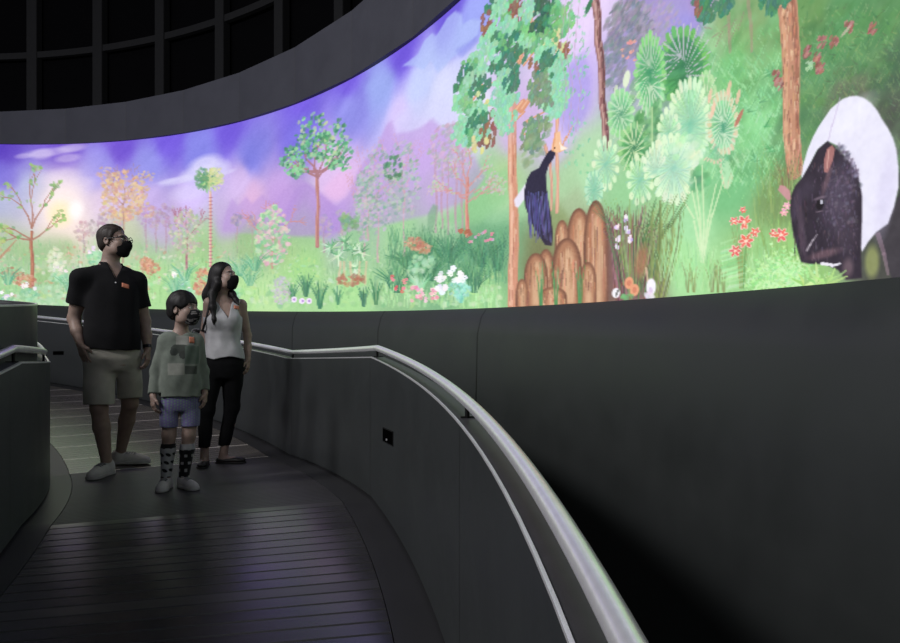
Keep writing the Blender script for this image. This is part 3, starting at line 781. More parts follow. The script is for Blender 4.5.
fan(640, 180, 14, 26, 24, (130, 195, 170), PALE, CREAM, 0, 360, .75, (150, 200, 180))
fan(674, 168, 24, 38, 40, (150, 205, 185), (200, 235, 200), CREAM, 0, 360, 1.0, (170, 215, 195))
fan(655, 172, 12, 30, 20, (150, 205, 180), (205, 235, 200), CREAM, 20, 200, .9, (180, 220, 195))
dabs(690, 150, 18, 16, 40, [CREAM, PALE, (205, 235, 205)], 3, 6, .5)
dabs(700, 180, 9, 12, 30, [(95, 160, 115), (120, 185, 130)], 3, 5, .6)
for p in ([(702,262),(700,230),(692,190)], [(703,262),(704,225),(702,165)], [(703,262),(708,220),(716,186)], [(702,262),(694,220),(682,196)], [(703,258),(712,215),(724,180)], [(702,256),(700,215),(695,176)]): stroke(p, 2.4, (206, 232, 184), .85, 1.4)
glow(702, 245, 5, (215, 238, 195), .6, 2, None, .35)

# --- hornbill, seen from behind
poly([(515,206),(514,200),(526,183),(530,186),(529,193),(518,208)], (228, 222, 240), .97, 1)
poly([(527,179),(531,172),(539,168),(543,160),(548,152),(552,149),(556,152),(554,158),(549,165),(546,174),(546.5,186),(548,198),(551,216),(553,234),(552,246),(545,245),(538,234),(531,222),(525,206),(524,192)], (42, 38, 62), 1, .6)
for k in range(34):
    x = rnd(526, 548); stroke([(x, rnd(190, 200)), (x + 3 + rnd(-1, 2), rnd(222, 243))], .9, pick([(88, 82, 150), (70, 66, 125), (110, 105, 170), (30, 28, 45)]), .75)
poly([(551,150),(553,140),(556,133),(560,131),(561,140),(562,145),(567,148),(563,151),(556,153)], (238, 190, 150), 1, .6)
poly([(559,141),(562,146),(568,148.5),(561,150.5)], (250, 236, 222), .95, .4); ell(554.5, 148, 1, 1, (40, 25, 25), .9); stroke([(555, 134), (553, 150)], 1.6, (220, 150, 105), .8)

# --- brown fibrous mounds
def mound(x, top, w, bot):
    h = bot - top; q = [(x - w, bot)]
    for k in range(13):
        t = PI - PI * k / 12; q.append((x + w * math.cos(t), top + h * .45 - h * .45 * math.sin(t)))
    q.append((x + w, bot))
    poly(q, (118, 80, 64), 1, .9)
    q2 = [(x + (a - x) * .8, top + (b - top) * .97 + h * .04) for a, b in q]
    poly(q2, (176, 126, 97), .9, 2.4)
    q3 = [(x + w * .08 + (a - x) * .42, top + (b - top) * .86 + h * .14) for a, b in q]
    poly(q3, (222, 184, 148), .75, 2.6)
    for k in range(int(w * 3.2)):
        f = rnd(-.85, .85); y0 = top + h * (.10 + .40 * f * f) + rnd(0, .5) * h; L = h * rnd(.12, .4)
        stroke([(x + w * f, y0), (x + w * f * 1.04 + rnd(-.4, .4), y0 + L * .5), (x + w * f * 1.06, min(bot, y0 + L))], rnd(.7, 1.6), pick([(150, 100, 78), (232, 196, 160), (120, 80, 66), (196, 140, 106), (205, 130, 100)]), .5, .4)
    stroke([(x - w * .93, bot - h * .1), (x - w * .9, top + h * .42)], 1.6, (90, 60, 54), .6, 1)
glow(575, 262, 34, (130, 96, 78), .5)
for m in ((579,208,12,276),(596,200,12.5,304),(562,220,7,262),(546,249,9,304),(567,238,15,304),(536,253,12,306),(588,262,8.5,304),(522,279,6,308),(553,287,14,308)): mound(*m)
for x in (541, 556, 580): tuft(x, 308, 6, 50, 6, [(80, 140, 90), (110, 165, 105)], 2.0, .8)
# --- purple-brown grass clump and its flowers
glow(630, 266, 22, (134, 96, 104), .75, 2.2, None, .6); glow(634, 290, 18, (128, 98, 100), .5)
for k in range(170):
    x = rnd(610, 652); b = 630 + (x - 630) * .6
    stroke([(630 + (x - 630) * .8, rnd(262, 303)), (x, rnd(238, 255)), (x + (x - 630) * .3 + rnd(-3, 3), rnd(205, 240))], rnd(1, 2.2), pick([(118, 72, 82), (150, 105, 112), (96, 58, 66), (168, 124, 128), (134, 84, 74)]), .7, .5)
for k in range(80):
    x = rnd(606, 672); stroke([(632 + (x - 634) * .42, rnd(262, 302)), (632 + (x - 634) * .85, rnd(226, 240)), (x, 225), (x + (x - 634) * .5, rnd(196, 212))], 1.2, pick([(95, 130, 85), (130, 155, 95), (80, 105, 75), (150, 175, 120)]), .65, .4)
for k in range(46):
    x = rnd(648, 690); stroke([(648 + (x - 648) * .45, 300), (650 + (x - 648) * .8, 250), (x, rnd(200, 240))], 1.2, pick([(125, 140, 85), (150, 165, 100), (105, 120, 75)]), .7, .4)
ell(641, 262, 6, 16, (176, 116, 92), .7, 8, .7); stroke([(646, 268), (648, 282)], 2, (225, 195, 165), .8)
for x, y in ((617,227),(618,238),(625.5,218),(626,229),(629,238),(628,232),(617,246),(631,240)):
    for k in range(4): ell(x + rnd(-1.5, 1.5), y + rnd(-2.5, 2.5), 1.4, 2.2, pick([(232, 212, 240), (205, 170, 225), (245, 235, 245)]), .9, rnd(-40, 40))
stroke([(617, 250), (618, 228)], .8, (120, 150, 120), .7); stroke([(627, 252), (626, 220)], .8, (120, 150, 120), .7)
for x, y in ((629, 283), (634.5, 290)): ell(x, y, 4.4, 6, (226, 150, 112), 1); ell(x, y, 2.2, 3, (190, 105, 80), .8); ell(x, y, 4.4, 6, (245, 195, 165), .25)
ell(616, 293, 4, 5, (240, 238, 244), 1); ell(617, 293, 1.2, 4, (60, 60, 55), .6, 20); ell(651, 287, 4.8, 8.5, (240, 238, 246), 1); ell(650.5, 291, 2, 4, (205, 175, 215), .6); dabs(650, 296, 5, 2.4, 8, [(228, 222, 240)], 2, 3, .8); dabs(628, 297, 6, 2, 10, [(120, 180, 120)], 2, 3, .7)

# --- grass and flowers on the right
grass(660, 780, 255, 292, 260, [(190, 235, 175), (160, 215, 150), (140, 195, 130)], 8, 24, 1.3, .55)
for x in (688, 694, 712, 718, 724): tuft(x, 292, 8, 34, 8, [(125, 140, 95), (150, 165, 110)], 1, .7)
grass(755, 800, 170, 260, 140, [(135, 170, 100), (120, 150, 90), (165, 195, 125)], 14, 36, 1.2, .5)
tuft(742, 288, 34, 66, 12, [(90, 140, 85), (120, 175, 110), (150, 165, 105)], 1.8, .75)
for x, y in ((728,262),(734,278),(729,270),(736,286)):
    for k in range(7): stroke([(x - 7, y - 20 + k * 5), (x + 8, y - 22 + k * 5)], 2.4, pick([(165, 225, 160), (190, 235, 180), (140, 205, 140)]), .55, 1.2)
def star(x, y, r, c=(226, 108, 98)):
    for k in range(6):
        t = k * PI / 3 + rnd(-.2, .2); ell(x + r * .55 * math.cos(t), y + r * .6 * math.sin(t), r * .55, r * .28, (250, 205, 195), .9, math.degrees(t)); ell(x + r * .5 * math.cos(t), y + r * .55 * math.sin(t), r * .46, r * .2, jit(c, 12), .95, math.degrees(t))
    ell(x, y, r * .22, r * .22, (250, 225, 200), .9)
for x, y, r in ((744,222,7),(746,241,7.5),(734,221,4.5),(755,232,5),(735,251,6),(743,210,3.5),(781,235,7),(773,233,4)): star(x, y, r)
for x, y in ((784, 212), (787, 206)): star(x, y, 4, (235, 165, 190))
for bx, by in ((778,282),(790,284),(768,286),(800,286),(784,272)):
    for t in range(200, -21, -22):
        L = rnd(22, 36); ex, ey = bx + L * math.cos(math.radians(t)), by - L * math.sin(math.radians(t)) * .9
        stroke([(bx, by), (ex, ey)], 1.2, (200, 240, 180), .7, .6)
        for k in range(5):
            f = .3 + .16 * k; px, py = bx + (ex - bx) * f, by + (ey - by) * f
            for g in (-1, 1): a2 = t + g * 60; stroke([(px, py), (px + 6.5 * (1.2 - f) * math.cos(math.radians(a2)), py - 6.5 * (1.2 - f) * math.sin(math.radians(a2)))], 2.3, pick([(175, 230, 155), (200, 240, 180), (150, 215, 140)]), .75, 1)

# --- the grazing tapir
glow(868, 130, 44, (82, 82, 76), .55, 2.4); glow(880, 256, 26, (70, 72, 66), .7, 2.4)
poly([(874,232),(884,226),(893,208),(900,196),(921,200),(921,288),(893,282),(886,262),(880,246)], (62, 58, 64), 1, 1.2)
stroke([(878, 234), (884, 254), (888, 274)], 5, (150, 125, 140), .55, 3)
ell(872, 262, 7, 16, (150, 158, 100), .8, 0, .6)
body = [(801,180),(803,166),(807.6,150),(813,137),(819,126),(831,108.5),(842.6,99),(850,96.3),(857,95.8),(864,98),(870.6,102.6),(877,110),(882,119),(888,128),(893,138),(896.5,150),(898.5,168),(898.5,187),(894,207),(888,223.6),(876.5,232),(868,242),(862,252),(858,240),(858,190),(852,168),(838,146),(827.5,141),(817,150),(809,166)]
poly(body, (228, 226, 243), 1, 1)
ell(886, 190, 9, 40, (206, 200, 232), .45, 8, .9); ell(850, 118, 22, 12, (238, 238, 248), .5, -25, .9); stroke([(840, 100), (832, 125), (828, 142)], 1.5, (196, 180, 215), .5)
poly([(827.5,141),(818,149),(810,164),(802,178),(795,186),(791,196),(790,210),(792.5,230),(797,248),(801,262),(810,264),(824,264),(838,270),(846,280),(862,278),(861,252),(862,220),(862,195),(858,174),(848,160),(838,150)], (48, 40, 52), 1, 1)
for k in range(260):
    x, y = rnd(812, 858), rnd(160, 258)
    stroke([(x, y), (x + rnd(-2, 2), y + rnd(3, 8))], 1.1, pick([(92, 80, 100), (74, 64, 82), (112, 100, 122), (52, 42, 56), (104, 82, 90)]), .5, .4)
for k in range(40): x, y = rnd(793, 806), rnd(190, 255); stroke([(x, y), (x + 1, y + rnd(5, 12))], 1, pick([(30, 24, 34), (70, 56, 70)]), .6)
ell(838, 196, 15, 30, (112, 100, 126), .42, 8, 1.0); ell(846, 232, 10, 24, (92, 80, 96), .35, 0, 1.0); ell(806, 190, 9, 10, (80, 70, 90), .35, 0, 1.0)
for k in range(120):
    x, y = rnd(826, 858), rnd(166, 230); ell(x, y, rnd(.8, 2), rnd(.8, 2), pick([(130, 118, 142), (64, 54, 68), (104, 92, 112)]), .35, 0, .8)
for k in range(60):
    f = random.random(); x = 838 + 22 * f; y = 147 + 32 * f * f + 6 * f; ell(x + rnd(-2, 2), y + rnd(-3, 3), rnd(1, 2.4), rnd(1, 2.4), pick([(104, 94, 116), (150, 142, 168), (66, 58, 72)]), .4, 0, 1)
poly([(824,172),(824,160),(827,149),(832,145),(835,149),(833,160),(828,173)], (164, 112, 110), 1, .7); stroke([(829, 150), (827, 168)], 1.4, (215, 170, 160), .7); ell(827, 180, 2.6, 14, (130, 98, 106), .5, 18, .9)
poly([(778,190),(780,185),(785,186),(790,191),(791,199),(788,201)], (196, 146, 148), 1, .7)
ell(820, 204, 4, 6, (26, 20, 26), .95); ell(821.5, 202, 1.4, 2.2, (205, 205, 220), .9); ell(820, 198, 6, 1.6, (140, 122, 138), .6, 0, .8); stroke([(816, 211), (823, 212)], 1, (130, 112, 126), .7)
ell(802, 232, 3.4, 26, (98, 80, 96), .55, -6, .9); ell(796, 205, 4, 14, (92, 78, 100), .4, 8, .9); stroke([(807, 250), (810, 245), (813, 240), (817, 235)], 2.2, (206, 196, 206), .7, 1.0, 1.4)
ell(824, 254, 15, 4, (140, 106, 114), .5, -6, .9); stroke([(822, 263), (832, 265.5), (840, 264)], 3.2, (238, 234, 246), .95, 2); ell(848, 268, 5, 9, (150, 124, 132), .5, 0, .9)
for bx, by in ((806,286),(818,284),(828,284)):
    for t in (150, 120, 95, 65, 35, 20):
        L = rnd(12, 24); stroke([(bx, by), (bx + L * math.cos(math.radians(t)), by - L * math.sin(math.radians(t)))], 4, pick([(180, 220, 140), (200, 235, 165), (150, 200, 120)]), .9, 1.2)
# --- more of the same meadow where the screen runs on beyond the picture
def spot(t, w, sc=.012): return (math.radians(t) * R_SCR, w, sc, sc)
for t in list(np.arange(-76, 4, 5.5)) + list(np.arange(88, 262, 7)):
    h = rnd(.9, 1.8)
    for k in range(60): ell(0, 0, rnd(6, 12), rnd(4, 8), pick([(110, 170, 115), (140, 195, 140), (90, 145, 105), (180, 190, 150)]), .7, rnd(0, 180), .4, spot(t + rnd(-2.2, 2.2), h + rnd(-.35, .35)))
    for k in range(14): ell(0, 0, 3.5, 7, (165, 115, 100), .9, 0, .4, spot(t, h * k / 14))

# fine grain of the projection, then build the screen
IMG += (fbm(SG[None, :] * 60, WG[:, None] * 60, 31, 2) - .5)[..., None] * 10
IMG = np.clip(IMG, 4, 252)
def build_screen():
    u = IMG / 255.0
    lin = np.where(u <= .04045, u / 12.92, ((u + .055) / 1.055) ** 2.4)
    a = np.radians(TH)
    zb = scr_bot(TH); zt = scr_top(TH)
    X = np.broadcast_to(CX + R_SCR * np.cos(a), (NR, NC)); Y = np.broadcast_to(CY + R_SCR * np.sin(a), (NR, NC))
    Z = zb[None, :] + (zt - zb)[None, :] * (WG / HS)[:, None]
    co = np.stack([X, Y, Z], -1).reshape(-1, 3)
    # a thin real slab: the lit face, and a back face a few centimetres behind
    Xb = CX + (R_SCR + .05) * np.cos(a); Yb = CY + (R_SCR + .05) * np.sin(a)
    back = np.concatenate([np.stack([Xb, Yb, zb], -1), np.stack([Xb, Yb, zt], -1)])
    n0 = len(co); co = np.concatenate([co, back])
    i = np.arange(NC - 1)[None, :] + np.arange(NR - 1)[:, None] * NC
    f1 = np.stack([i, i + NC, i + NC + 1, i + 1], -1).reshape(-1, 4)
    j = np.arange(NC - 1)
    f2 = np.stack([n0 + j, n0 + j + 1, n0 + NC + j + 1, n0 + NC + j], -1)
    f3 = np.stack([j, j + 1, n0 + j + 1, n0 + j], -1)
    top = (NR - 1) * NC
    f4 = np.stack([top + j, n0 + NC + j, n0 + NC + j + 1, top + j + 1], -1)
    F = np.concatenate([f1, f2, f3, f4]).astype(np.int32)
    me = bpy.data.meshes.new('panorama_screen')
    me.vertices.add(len(co)); me.vertices.foreach_set('co', co.astype(np.float32).ravel())
    me.loops.add(F.size); me.loops.foreach_set('vertex_index', F.ravel())
    me.polygons.add(len(F)); me.polygons.foreach_set('loop_start', np.arange(0, F.size, 4, dtype=np.int32))
    mi = np.zeros(len(F), np.int32); mi[len(f1):] = 1
    me.polygons.foreach_set('material_index', mi)
    me.update(calc_edges=True)
    at = me.color_attributes.new('picture', 'FLOAT_COLOR', 'POINT')
    c4 = np.ones((len(co), 4), np.float32); c4[:n0, :3] = lin.reshape(-1, 3); c4[n0:, :3] = .01
    at.data.foreach_set('color', c4.ravel())
    t = NT('lit_screen')
    v = t.n('VertexColor'); v.layer_name = 'picture'
    b = t.n('BsdfPrincipled'); b.inputs['Base Color'].default_value = (.02, .02, .02, 1); b.inputs['Roughness'].default_value = .7
    b.inputs['Specular IOR Level'].default_value = .1
    t.t.links.new(v.outputs[0], b.inputs['Emission Color']); b.inputs['Emission Strength'].default_value = SCREEN_GAIN
    t.t.links.new(b.outputs[0], t.out.inputs[0])
    me.materials.append(t.m); me.materials.append(M['dark'])
    o = bpy.data.objects.new('panorama_screen', me); C.objects.link(o)
    return tag(o, 'long curved glowing screen showing a painted tropical forest with a tapir and a hornbill', 'screen')
SCREEN_GAIN = 1.1
build_screen()
# ------------------------------------------------------------------ people: each body is grown as one continuous surface from blended volumes
def smin(a, b, k):
    h = np.maximum(k - np.abs(a - b), 0) / k
    return np.minimum(a, b) - h * h * k * .25
def smax(a, b, k): return -smin(-a, -b, k)
def unit(v): v = np.asarray(v, float); return v / np.linalg.norm(v)

class Field:
    def __init__(s, lo, hi, h=.005):
        s.lo = np.asarray(lo, float); s.h = h
        s.n = np.ceil((np.asarray(hi) - s.lo) / h).astype(int) + 1
        s.ax = [s.lo[i] + h * np.arange(s.n[i]) for i in range(3)]
        s.d = np.ones(s.n, np.float32)
    def win(s, lo, hi):
        sl = []
        for i in range(3):
            a = max(int((lo[i] - s.lo[i]) / s.h), 0); b = min(int((hi[i] - s.lo[i]) / s.h) + 2, s.n[i]); sl.append(slice(a, max(b, a)))
        return tuple(sl), s.ax[0][sl[0]][:, None, None], s.ax[1][sl[1]][None, :, None], s.ax[2][sl[2]][None, None, :]
    def add(s, f, lo, hi, k=.02):
        p = .03 + k
        sl, X, Y, Z = s.win(np.asarray(lo) - p, np.asarray(hi) + p)
        if 0 in s.d[sl].shape: return
        s.d[sl] = smin(s.d[sl], f(X, Y, Z).astype(np.float32), k)
    def cut(s, f, lo=None, hi=None, k=.006):
        sl, X, Y, Z = s.win(s.lo if lo is None else lo, s.lo + s.h * s.n if hi is None else hi)
        s.d[sl] = smax(s.d[sl], f(X, Y, Z).astype(np.float32), k)
    def cone(s, a, b, ra, rb, k=.02, sy=1.0):
        a = np.asarray(a, float); b = np.asarray(b, float); ab = b - a; L = ab @ ab + 1e-9
        def f(X, Y, Z):
            px, py, pz = X - a[0], (Y - a[1]), Z - a[2]
            t = np.clip((px * ab[0] + py * ab[1] + pz * ab[2]) / L, 0, 1)
            return np.sqrt((px - t * ab[0]) ** 2 + ((py - t * ab[1]) / sy) ** 2 + (pz - t * ab[2]) ** 2) - (ra + (rb - ra) * t)
        R = max(ra, rb) * max(1, sy)
        s.add(f, np.minimum(a, b) - R, np.maximum(a, b) + R, k)
    def chain(s, pts, rs, k=.02):
        for i in range(len(pts) - 1): s.cone(pts[i], pts[i + 1], rs[i], rs[i + 1], k)
    def ell(s, c, r, k=.02, R=None, neg=False, o=(0, 0, 0), sc=1.0):
        """ellipsoid; with R it is given in the turned frame R about the point o"""
        c = np.asarray(c, float) * sc; r = np.asarray(r, float) * sc; o = np.asarray(o, float)
        W = o + (R @ c if R is not None else c)
        def f(X, Y, Z):
            X, Y, Z = X - W[0], Y - W[1], Z - W[2]
            if R is not None:
                X, Y, Z = (R[0, 0] * X + R[1, 0] * Y + R[2, 0] * Z, R[0, 1] * X + R[1, 1] * Y + R[2, 1] * Z, R[0, 2] * X + R[1, 2] * Y + R[2, 2] * Z)
            q = np.sqrt((X / r[0]) ** 2 + (Y / r[1]) ** 2 + (Z / r[2]) ** 2)
            g = np.sqrt((X / r[0] ** 2) ** 2 + (Y / r[1] ** 2) ** 2 + (Z / r[2] ** 2) ** 2) + 1e-6
            return q * (q - 1) / g
        m = r.max()
        if neg: s.cut(lambda *q: -f(*q), W - m - .02, W + m + .02, k)
        else: s.add(f, W - m, W + m, k)
    def loft(s, secs, k=.02, grow=0.0):
        """stack of oval sections (z, cx, cy, half width, half depth)"""
        S = np.array(sorted(secs), float); z = np.linspace(S[0, 0], S[-1, 0], 60)
        t = [np.interp(z, S[:, 0], S[:, i]) for i in range(1, 5)]
        ker = np.ones(7) / 7
        t = [np.convolve(np.pad(v, 3, mode='edge'), ker, 'valid') for v in t]
        def f(X, Y, Z):
            cx, cy, a, b = (np.interp(Z, z, v) for v in t)
            a = a + grow; b = b + grow
            q = ((np.abs(X - cx) / a) ** 2.3 + (np.abs(Y - cy) / b) ** 2.3) ** (1 / 2.3)
            d = (q - 1) * np.minimum(a, b)
            return smax(smax(d, S[0, 0] - Z, .02), Z - S[-1, 0], .02)
        A = S[:, 3].max() + grow; B = S[:, 4].max() + grow
        s.add(f, (S[:, 1].min() - A, S[:, 2].min() - B, S[0, 0]), (S[:, 1].max() + A, S[:, 2].max() + B, S[-1, 0]), k)
    def folds(s, amp, freq, seed, zr=None):
        r = np.random.default_rng(seed); X, Y, Z = s.ax[0][:, None, None], s.ax[1][None, :, None], s.ax[2][None, None, :]
        v = 0
        for i in range(5):
            k = r.normal(size=3) * freq * (1, 1, .55); v = v + np.sin(k[0] * X + k[1] * Y + k[2] * Z + r.random() * 6)
        s.d += (amp * .45 * v).astype(np.float32)
    def front(s, x, z):
        """y of the surface seen from the front at (x, z)"""
        i = int(round((x - s.lo[0]) / s.h)); k = int(round((z - s.lo[2]) / s.h)); c = s.d[i, :, k]
        if not (c < 0).any():                       # off the cloth: take the nearest cloth beside it
            near = [(abs(di) + abs(dk), di, dk) for di in range(-12, 13) for dk in range(-12, 13) if (s.d[i + di, :, k + dk] < 0).any()]
            _, di, dk = min(near); c = s.d[i + di, :, k + dk]
        j = np.argmax(c < 0); a, b = c[j - 1], c[j]
        return s.ax[1][j - 1] + s.h * a / (a - b + 1e-9)
    def top(s, x, y):
        i = int(round((x - s.lo[0]) / s.h)); j = int(round((y - s.lo[1]) / s.h)); c = s.d[i, j]
        w = np.nonzero(c < 0)[0]
        return s.ax[2][w[-1]] if len(w) else s.ax[2][0]
    def mesh(s, name, m, parent, colour=None):
        D = s.d; D[0] = 1; D[-1] = 1; D[:, 0] = 1; D[:, -1] = 1; D[:, :, 0] = 1; D[:, :, -1] = 1
        I = D < 0
        c = np.zeros(np.array(D.shape) - 1, np.int8)
        for a in (0, 1):
            for b in (0, 1):
                for e in (0, 1): c += I[a:a + c.shape[0], b:b + c.shape[1], e:e + c.shape[2]]
        ac = np.argwhere((c > 0) & (c < 8)); ids = -np.ones(c.shape, np.int32); ids[tuple(ac.T)] = np.arange(len(ac))
        pos = np.zeros((len(ac), 3)); cnt = np.zeros(len(ac))
        cor = [np.array(q) for q in ((0,0,0),(1,0,0),(0,1,0),(1,1,0),(0,0,1),(1,0,1),(0,1,1),(1,1,1))]
        for i, j in ((0,1),(2,3),(4,5),(6,7),(0,2),(1,3),(4,6),(5,7),(0,4),(1,5),(2,6),(3,7)):
            da = D[tuple((ac + cor[i]).T)]; db = D[tuple((ac + cor[j]).T)]; cr = (da < 0) != (db < 0)
            t = np.where(cr, da / (da - db + 1e-12), 0)[:, None]
            pos += np.where(cr[:, None], cor[i] + (cor[j] - cor[i]) * t, 0); cnt += cr
        pos = s.lo + s.h * (ac + pos / cnt[:, None])
        Q = []
        for axis in range(3):
            o = [q for q in range(3) if q != axis]
            sa = [slice(None)] * 3; sb = [slice(None)] * 3; sa[axis] = slice(0, -1); sb[axis] = slice(1, None)
            A, B = I[tuple(sa)], I[tuple(sb)]
            e = np.argwhere(A != B); e = e[(e[:, o[0]] > 0) & (e[:, o[1]] > 0)]
            inside = A[tuple(e.T)]
            u = np.zeros(3, int); u[o[0]] = 1; v = np.zeros(3, int); v[o[1]] = 1
            g = lambda q: ids[tuple(q.T)]
            f = np.stack([g(e - u - v), g(e - v), g(e), g(e - u)], 1)
            flip = inside if axis != 1 else ~inside
            f[~flip] = f[~flip][:, ::-1]; Q.append(f)
        F = np.concatenate(Q); F = F[(F >= 0).all(1)].astype(np.int32)
        me = bpy.data.meshes.new(name)
        me.vertices.add(len(pos)); me.vertices.foreach_set('co', pos.astype(np.float32).ravel())
        me.loops.add(F.size); me.loops.foreach_set('vertex_index', F.ravel())
        me.polygons.add(len(F)); me.polygons.foreach_set('loop_start', np.arange(0, F.size, 4, dtype=np.int32))
        me.update(calc_edges=True)
        if colour is not None:
            at = me.color_attributes.new('paint', 'FLOAT_COLOR', 'POINT')
            c4 = np.ones((len(pos), 4), np.float32); c4[:, :3] = colour(pos); at.data.foreach_set('color', c4.ravel())
        o = link(name, me, m, parent)
        return o


def painted(name, rough=.6, spec=.3, bump=.1, bscale=300, sheen=None, sss=None):
    t = NT(name)
    v = t.n('VertexColor'); v.layer_name = 'paint'
    n = t.noise(30, 3)
    c = t.mix(1.0, v.outputs[0], t.ramp(n, [(.3, (.88, .88, .88)), (.7, (1.08, 1.08, 1.08))]), 'MULTIPLY')
    return t.done(c, rough, 0, spec, t.bump(t.noise(bscale, 2), bump, .002), sheen=sheen, sss=sss)

M['skin'] = painted('skin', .5, .35, .08, 260, sss=.08)
M['print'] = painted('printed_cotton', .9, .2, .25, 420, sheen=.15)
def hair_mat(name, col):
    t = NT(name)
    mp = t.n('Mapping'); mp.inputs['Scale'].default_value = (1, 1, .12); t.set(mp.inputs[0], t.obj())
    n = t.noise(170, 3, .6, mp.outputs[0])
    c = t.ramp(n, [(.3, tuple(v * .6 for v in col)), (.75, tuple(v * 1.5 for v in col))])
    return t.done(c, .55, 0, .3, t.bump(n, .35, .003))
M['hair_brown'] = hair_mat('dark_brown_hair', (.030, .023, .019)); M['hair_black'] = hair_mat('black_hair', (.010, .009, .009))
M['polo'] = fabric('black_pique_cotton', (.0065, .0065, .0075), .9, sheen=.02)
M['khaki'] = fabric('khaki_cotton', (.43, .41, .35), .9)
M['tank'] = fabric('white_jersey', (.46, .46, .47), .9)
M['trousers'] = fabric('black_denim', (.005, .005, .006), .9, sheen=.02)
M['mask'] = fabric('black_mask_cloth', (.005, .005, .0055), .9, sheen=.02)
M['shoe'] = fabric('pale_canvas', (.52, .50, .48), .8)
M['sole'] = flat('rubber_sole', (.42, .41, .40), .6)
M['darksole'] = flat('dark_rubber', (.03, .03, .03), .6)
M['flat_shoe'] = flat('dark_leather', (.02, .018, .018), .4)
M['lace'] = fabric('shoe_lace', (.20, .20, .20), .8)
M['plastic'] = flat('black_plastic', (.012, .012, .013), .3)
M['white_print'] = flat('white_print', (.7, .7, .7), .7)
M['sticker'] = flat('orange_sticker', (.60, .22, .13), .6, 0, .3, .05)
M['strap'] = flat('black_strap', (.012, .012, .012), .6)
def lens_mat():
    t = NT('spectacle_lens'); g = t.n('BsdfPrincipled'); g.inputs['Transmission Weight'].default_value = 1
    g.inputs['Roughness'].default_value = .02; g.inputs['IOR'].default_value = 1.05; g.inputs['Base Color'].default_value = (.9, .92, .92, 1)
    t.t.links.new(g.outputs[0], t.out.inputs[0]); return t.m
M['lens'] = lens_mat()

# --- heads
def frame(yaw, pitch, roll=0):
    """columns = the head's own x, y, z; facing is -y, yaw turns it to the viewer's right"""
    y, p = math.radians(yaw), math.radians(pitch)
    Rz = np.array([[math.cos(y), -math.sin(y), 0], [math.sin(y), math.cos(y), 0], [0, 0, 1]])
    Rx = np.array([[1, 0, 0], [0, math.cos(-p), -math.sin(-p)], [0, math.sin(-p), math.cos(-p)]])
    return Rz @ Rx
def head(F, H, R, s, neck, nr):
    e = lambda c, r, k=.02, neg=False: F.ell(c, r, k, R, neg, H, s)
    cn = lambda a, b, ra, rb, k=.012: F.cone(H + R @ (np.array(a) * s), H + R @ (np.array(b) * s), ra * s, rb * s, k)
    e((0, .014, .034), (.074, .095, .084)); e((0, -.026, -.040), (.058, .068, .076), .03); e((0, -.066, -.094), (.026, .024, .024), .03)
    for g in (-1, 1):
        e((g * .040, -.060, -.028), (.024, .024, .024), .03); e((g * .050, -.010, -.070), (.018, .04, .03), .03)
    e((0, -.080, .024), (.048, .014, .012), .02)
    for g in (-1, 1): e((g * .031, -.106, .002), (.017, .018, .012), .008, True)
    for g in (-1, 1): e((g * .031, -.080, .001), (.013, .013, .012), .003)
    cn((0, -.090, .006), (0, -.112, -.026), .009, .012); 
    for g in (-1, 1):
        e((g * .010, -.104, -.032), (.008, .010, .007), .008)
        e((g * .077, .014, -.006), (.009, .020, .031), .006); e((g * .084, .010, -.004), (.006, .010, .016), .006, True)
    e((0, -.098, -.062), (.022, .010, .008), .012)
    F.cone(H + R @ (np.array([0, .022, -.055]) * s), neck, nr, nr * 1.08, .025)
def skin_paint(H, R, s, base, extra=None):
    base = np.array(base)
    def f(P):
        q = (P - H) @ R / s
        c = np.tile(base, (len(P), 1))
        on = (np.abs(q) < .14).all(1)
        for g in (-1, 1):
            dx, dz = q[:, 0] - g * .031, q[:, 2] - .001
            eye = on & (q[:, 1] < -.055) & ((dx / .013) ** 2 + (dz / .0065) ** 2 < 1); c[eye] = (.55, .53, .5)
            iris = eye & ((dx - .002) ** 2 + dz ** 2 < .0055 ** 2); c[iris] = (.02, .015, .012)
            lid = on & (q[:, 1] < -.055) & ~eye & ((dx / .016) ** 2 + ((dz - .001) / .0095) ** 2 < 1); c[lid] = base * .45
            brow = on & (q[:, 1] < -.05) & (np.abs(dx) < .02) & (np.abs(q[:, 2] - .023 + dx * dx * 6) < .0045); c[brow] = base * .15
        lips = on & (q[:, 1] < -.08) & (np.abs(q[:, 0]) < .022) & (np.abs(q[:, 2] + .062) < .007); c[lips] = base * (.95, .6, .6)
        return c
    return f
def face_mask(parent, H, R, s, mat, colour=None):
    F = Field(H - .17 * s, H + .17 * s, .0035)
    e = lambda c, r, k=.02: F.ell(c, r, k, R, False, H, s)
    e((0, -.026, -.046), (.067, .077, .080)); e((0, -.068, -.090), (.034, .034, .034), .03)
    e((0, -.092, -.040), (.034, .040, .040), .03); e((0, -.108, -.040), (.012, .020, .034), .02)
    def plane(n, d):
        n = R @ unit(n); o = H + R @ (np.array(d) * s)
        F.cut(lambda X, Y, Z: ((X - o[0]) * n[0] + (Y - o[1]) * n[1] + (Z - o[2]) * n[2]), None, None, .008)
    plane((0, .14, 1), (0, -.11, -.012)); plane((0, 1, -.10), (0, -.026, -.04)); plane((0, .35, -1), (0, -.06, -.128))
    F.folds(.0012, 70, 3)
    o = F.mesh('face_mask', mat, parent, colour)
    V = lambda p: Vector(H + R @ (np.array(p) * s))
    for g in (-1, 1):
        tube('ear_loop', [V((g * .062, -.030, -.022)), V((g * .076, -.008, .012)), V((g * .083, .018, .026)), V((g * .084, .034, .004)), V((g * .080, .026, -.028)), V((g * .070, -.002, -.046)), V((g * .058, -.032, -.068))], .0022 * s, M['mask'], o, 8)
    return o
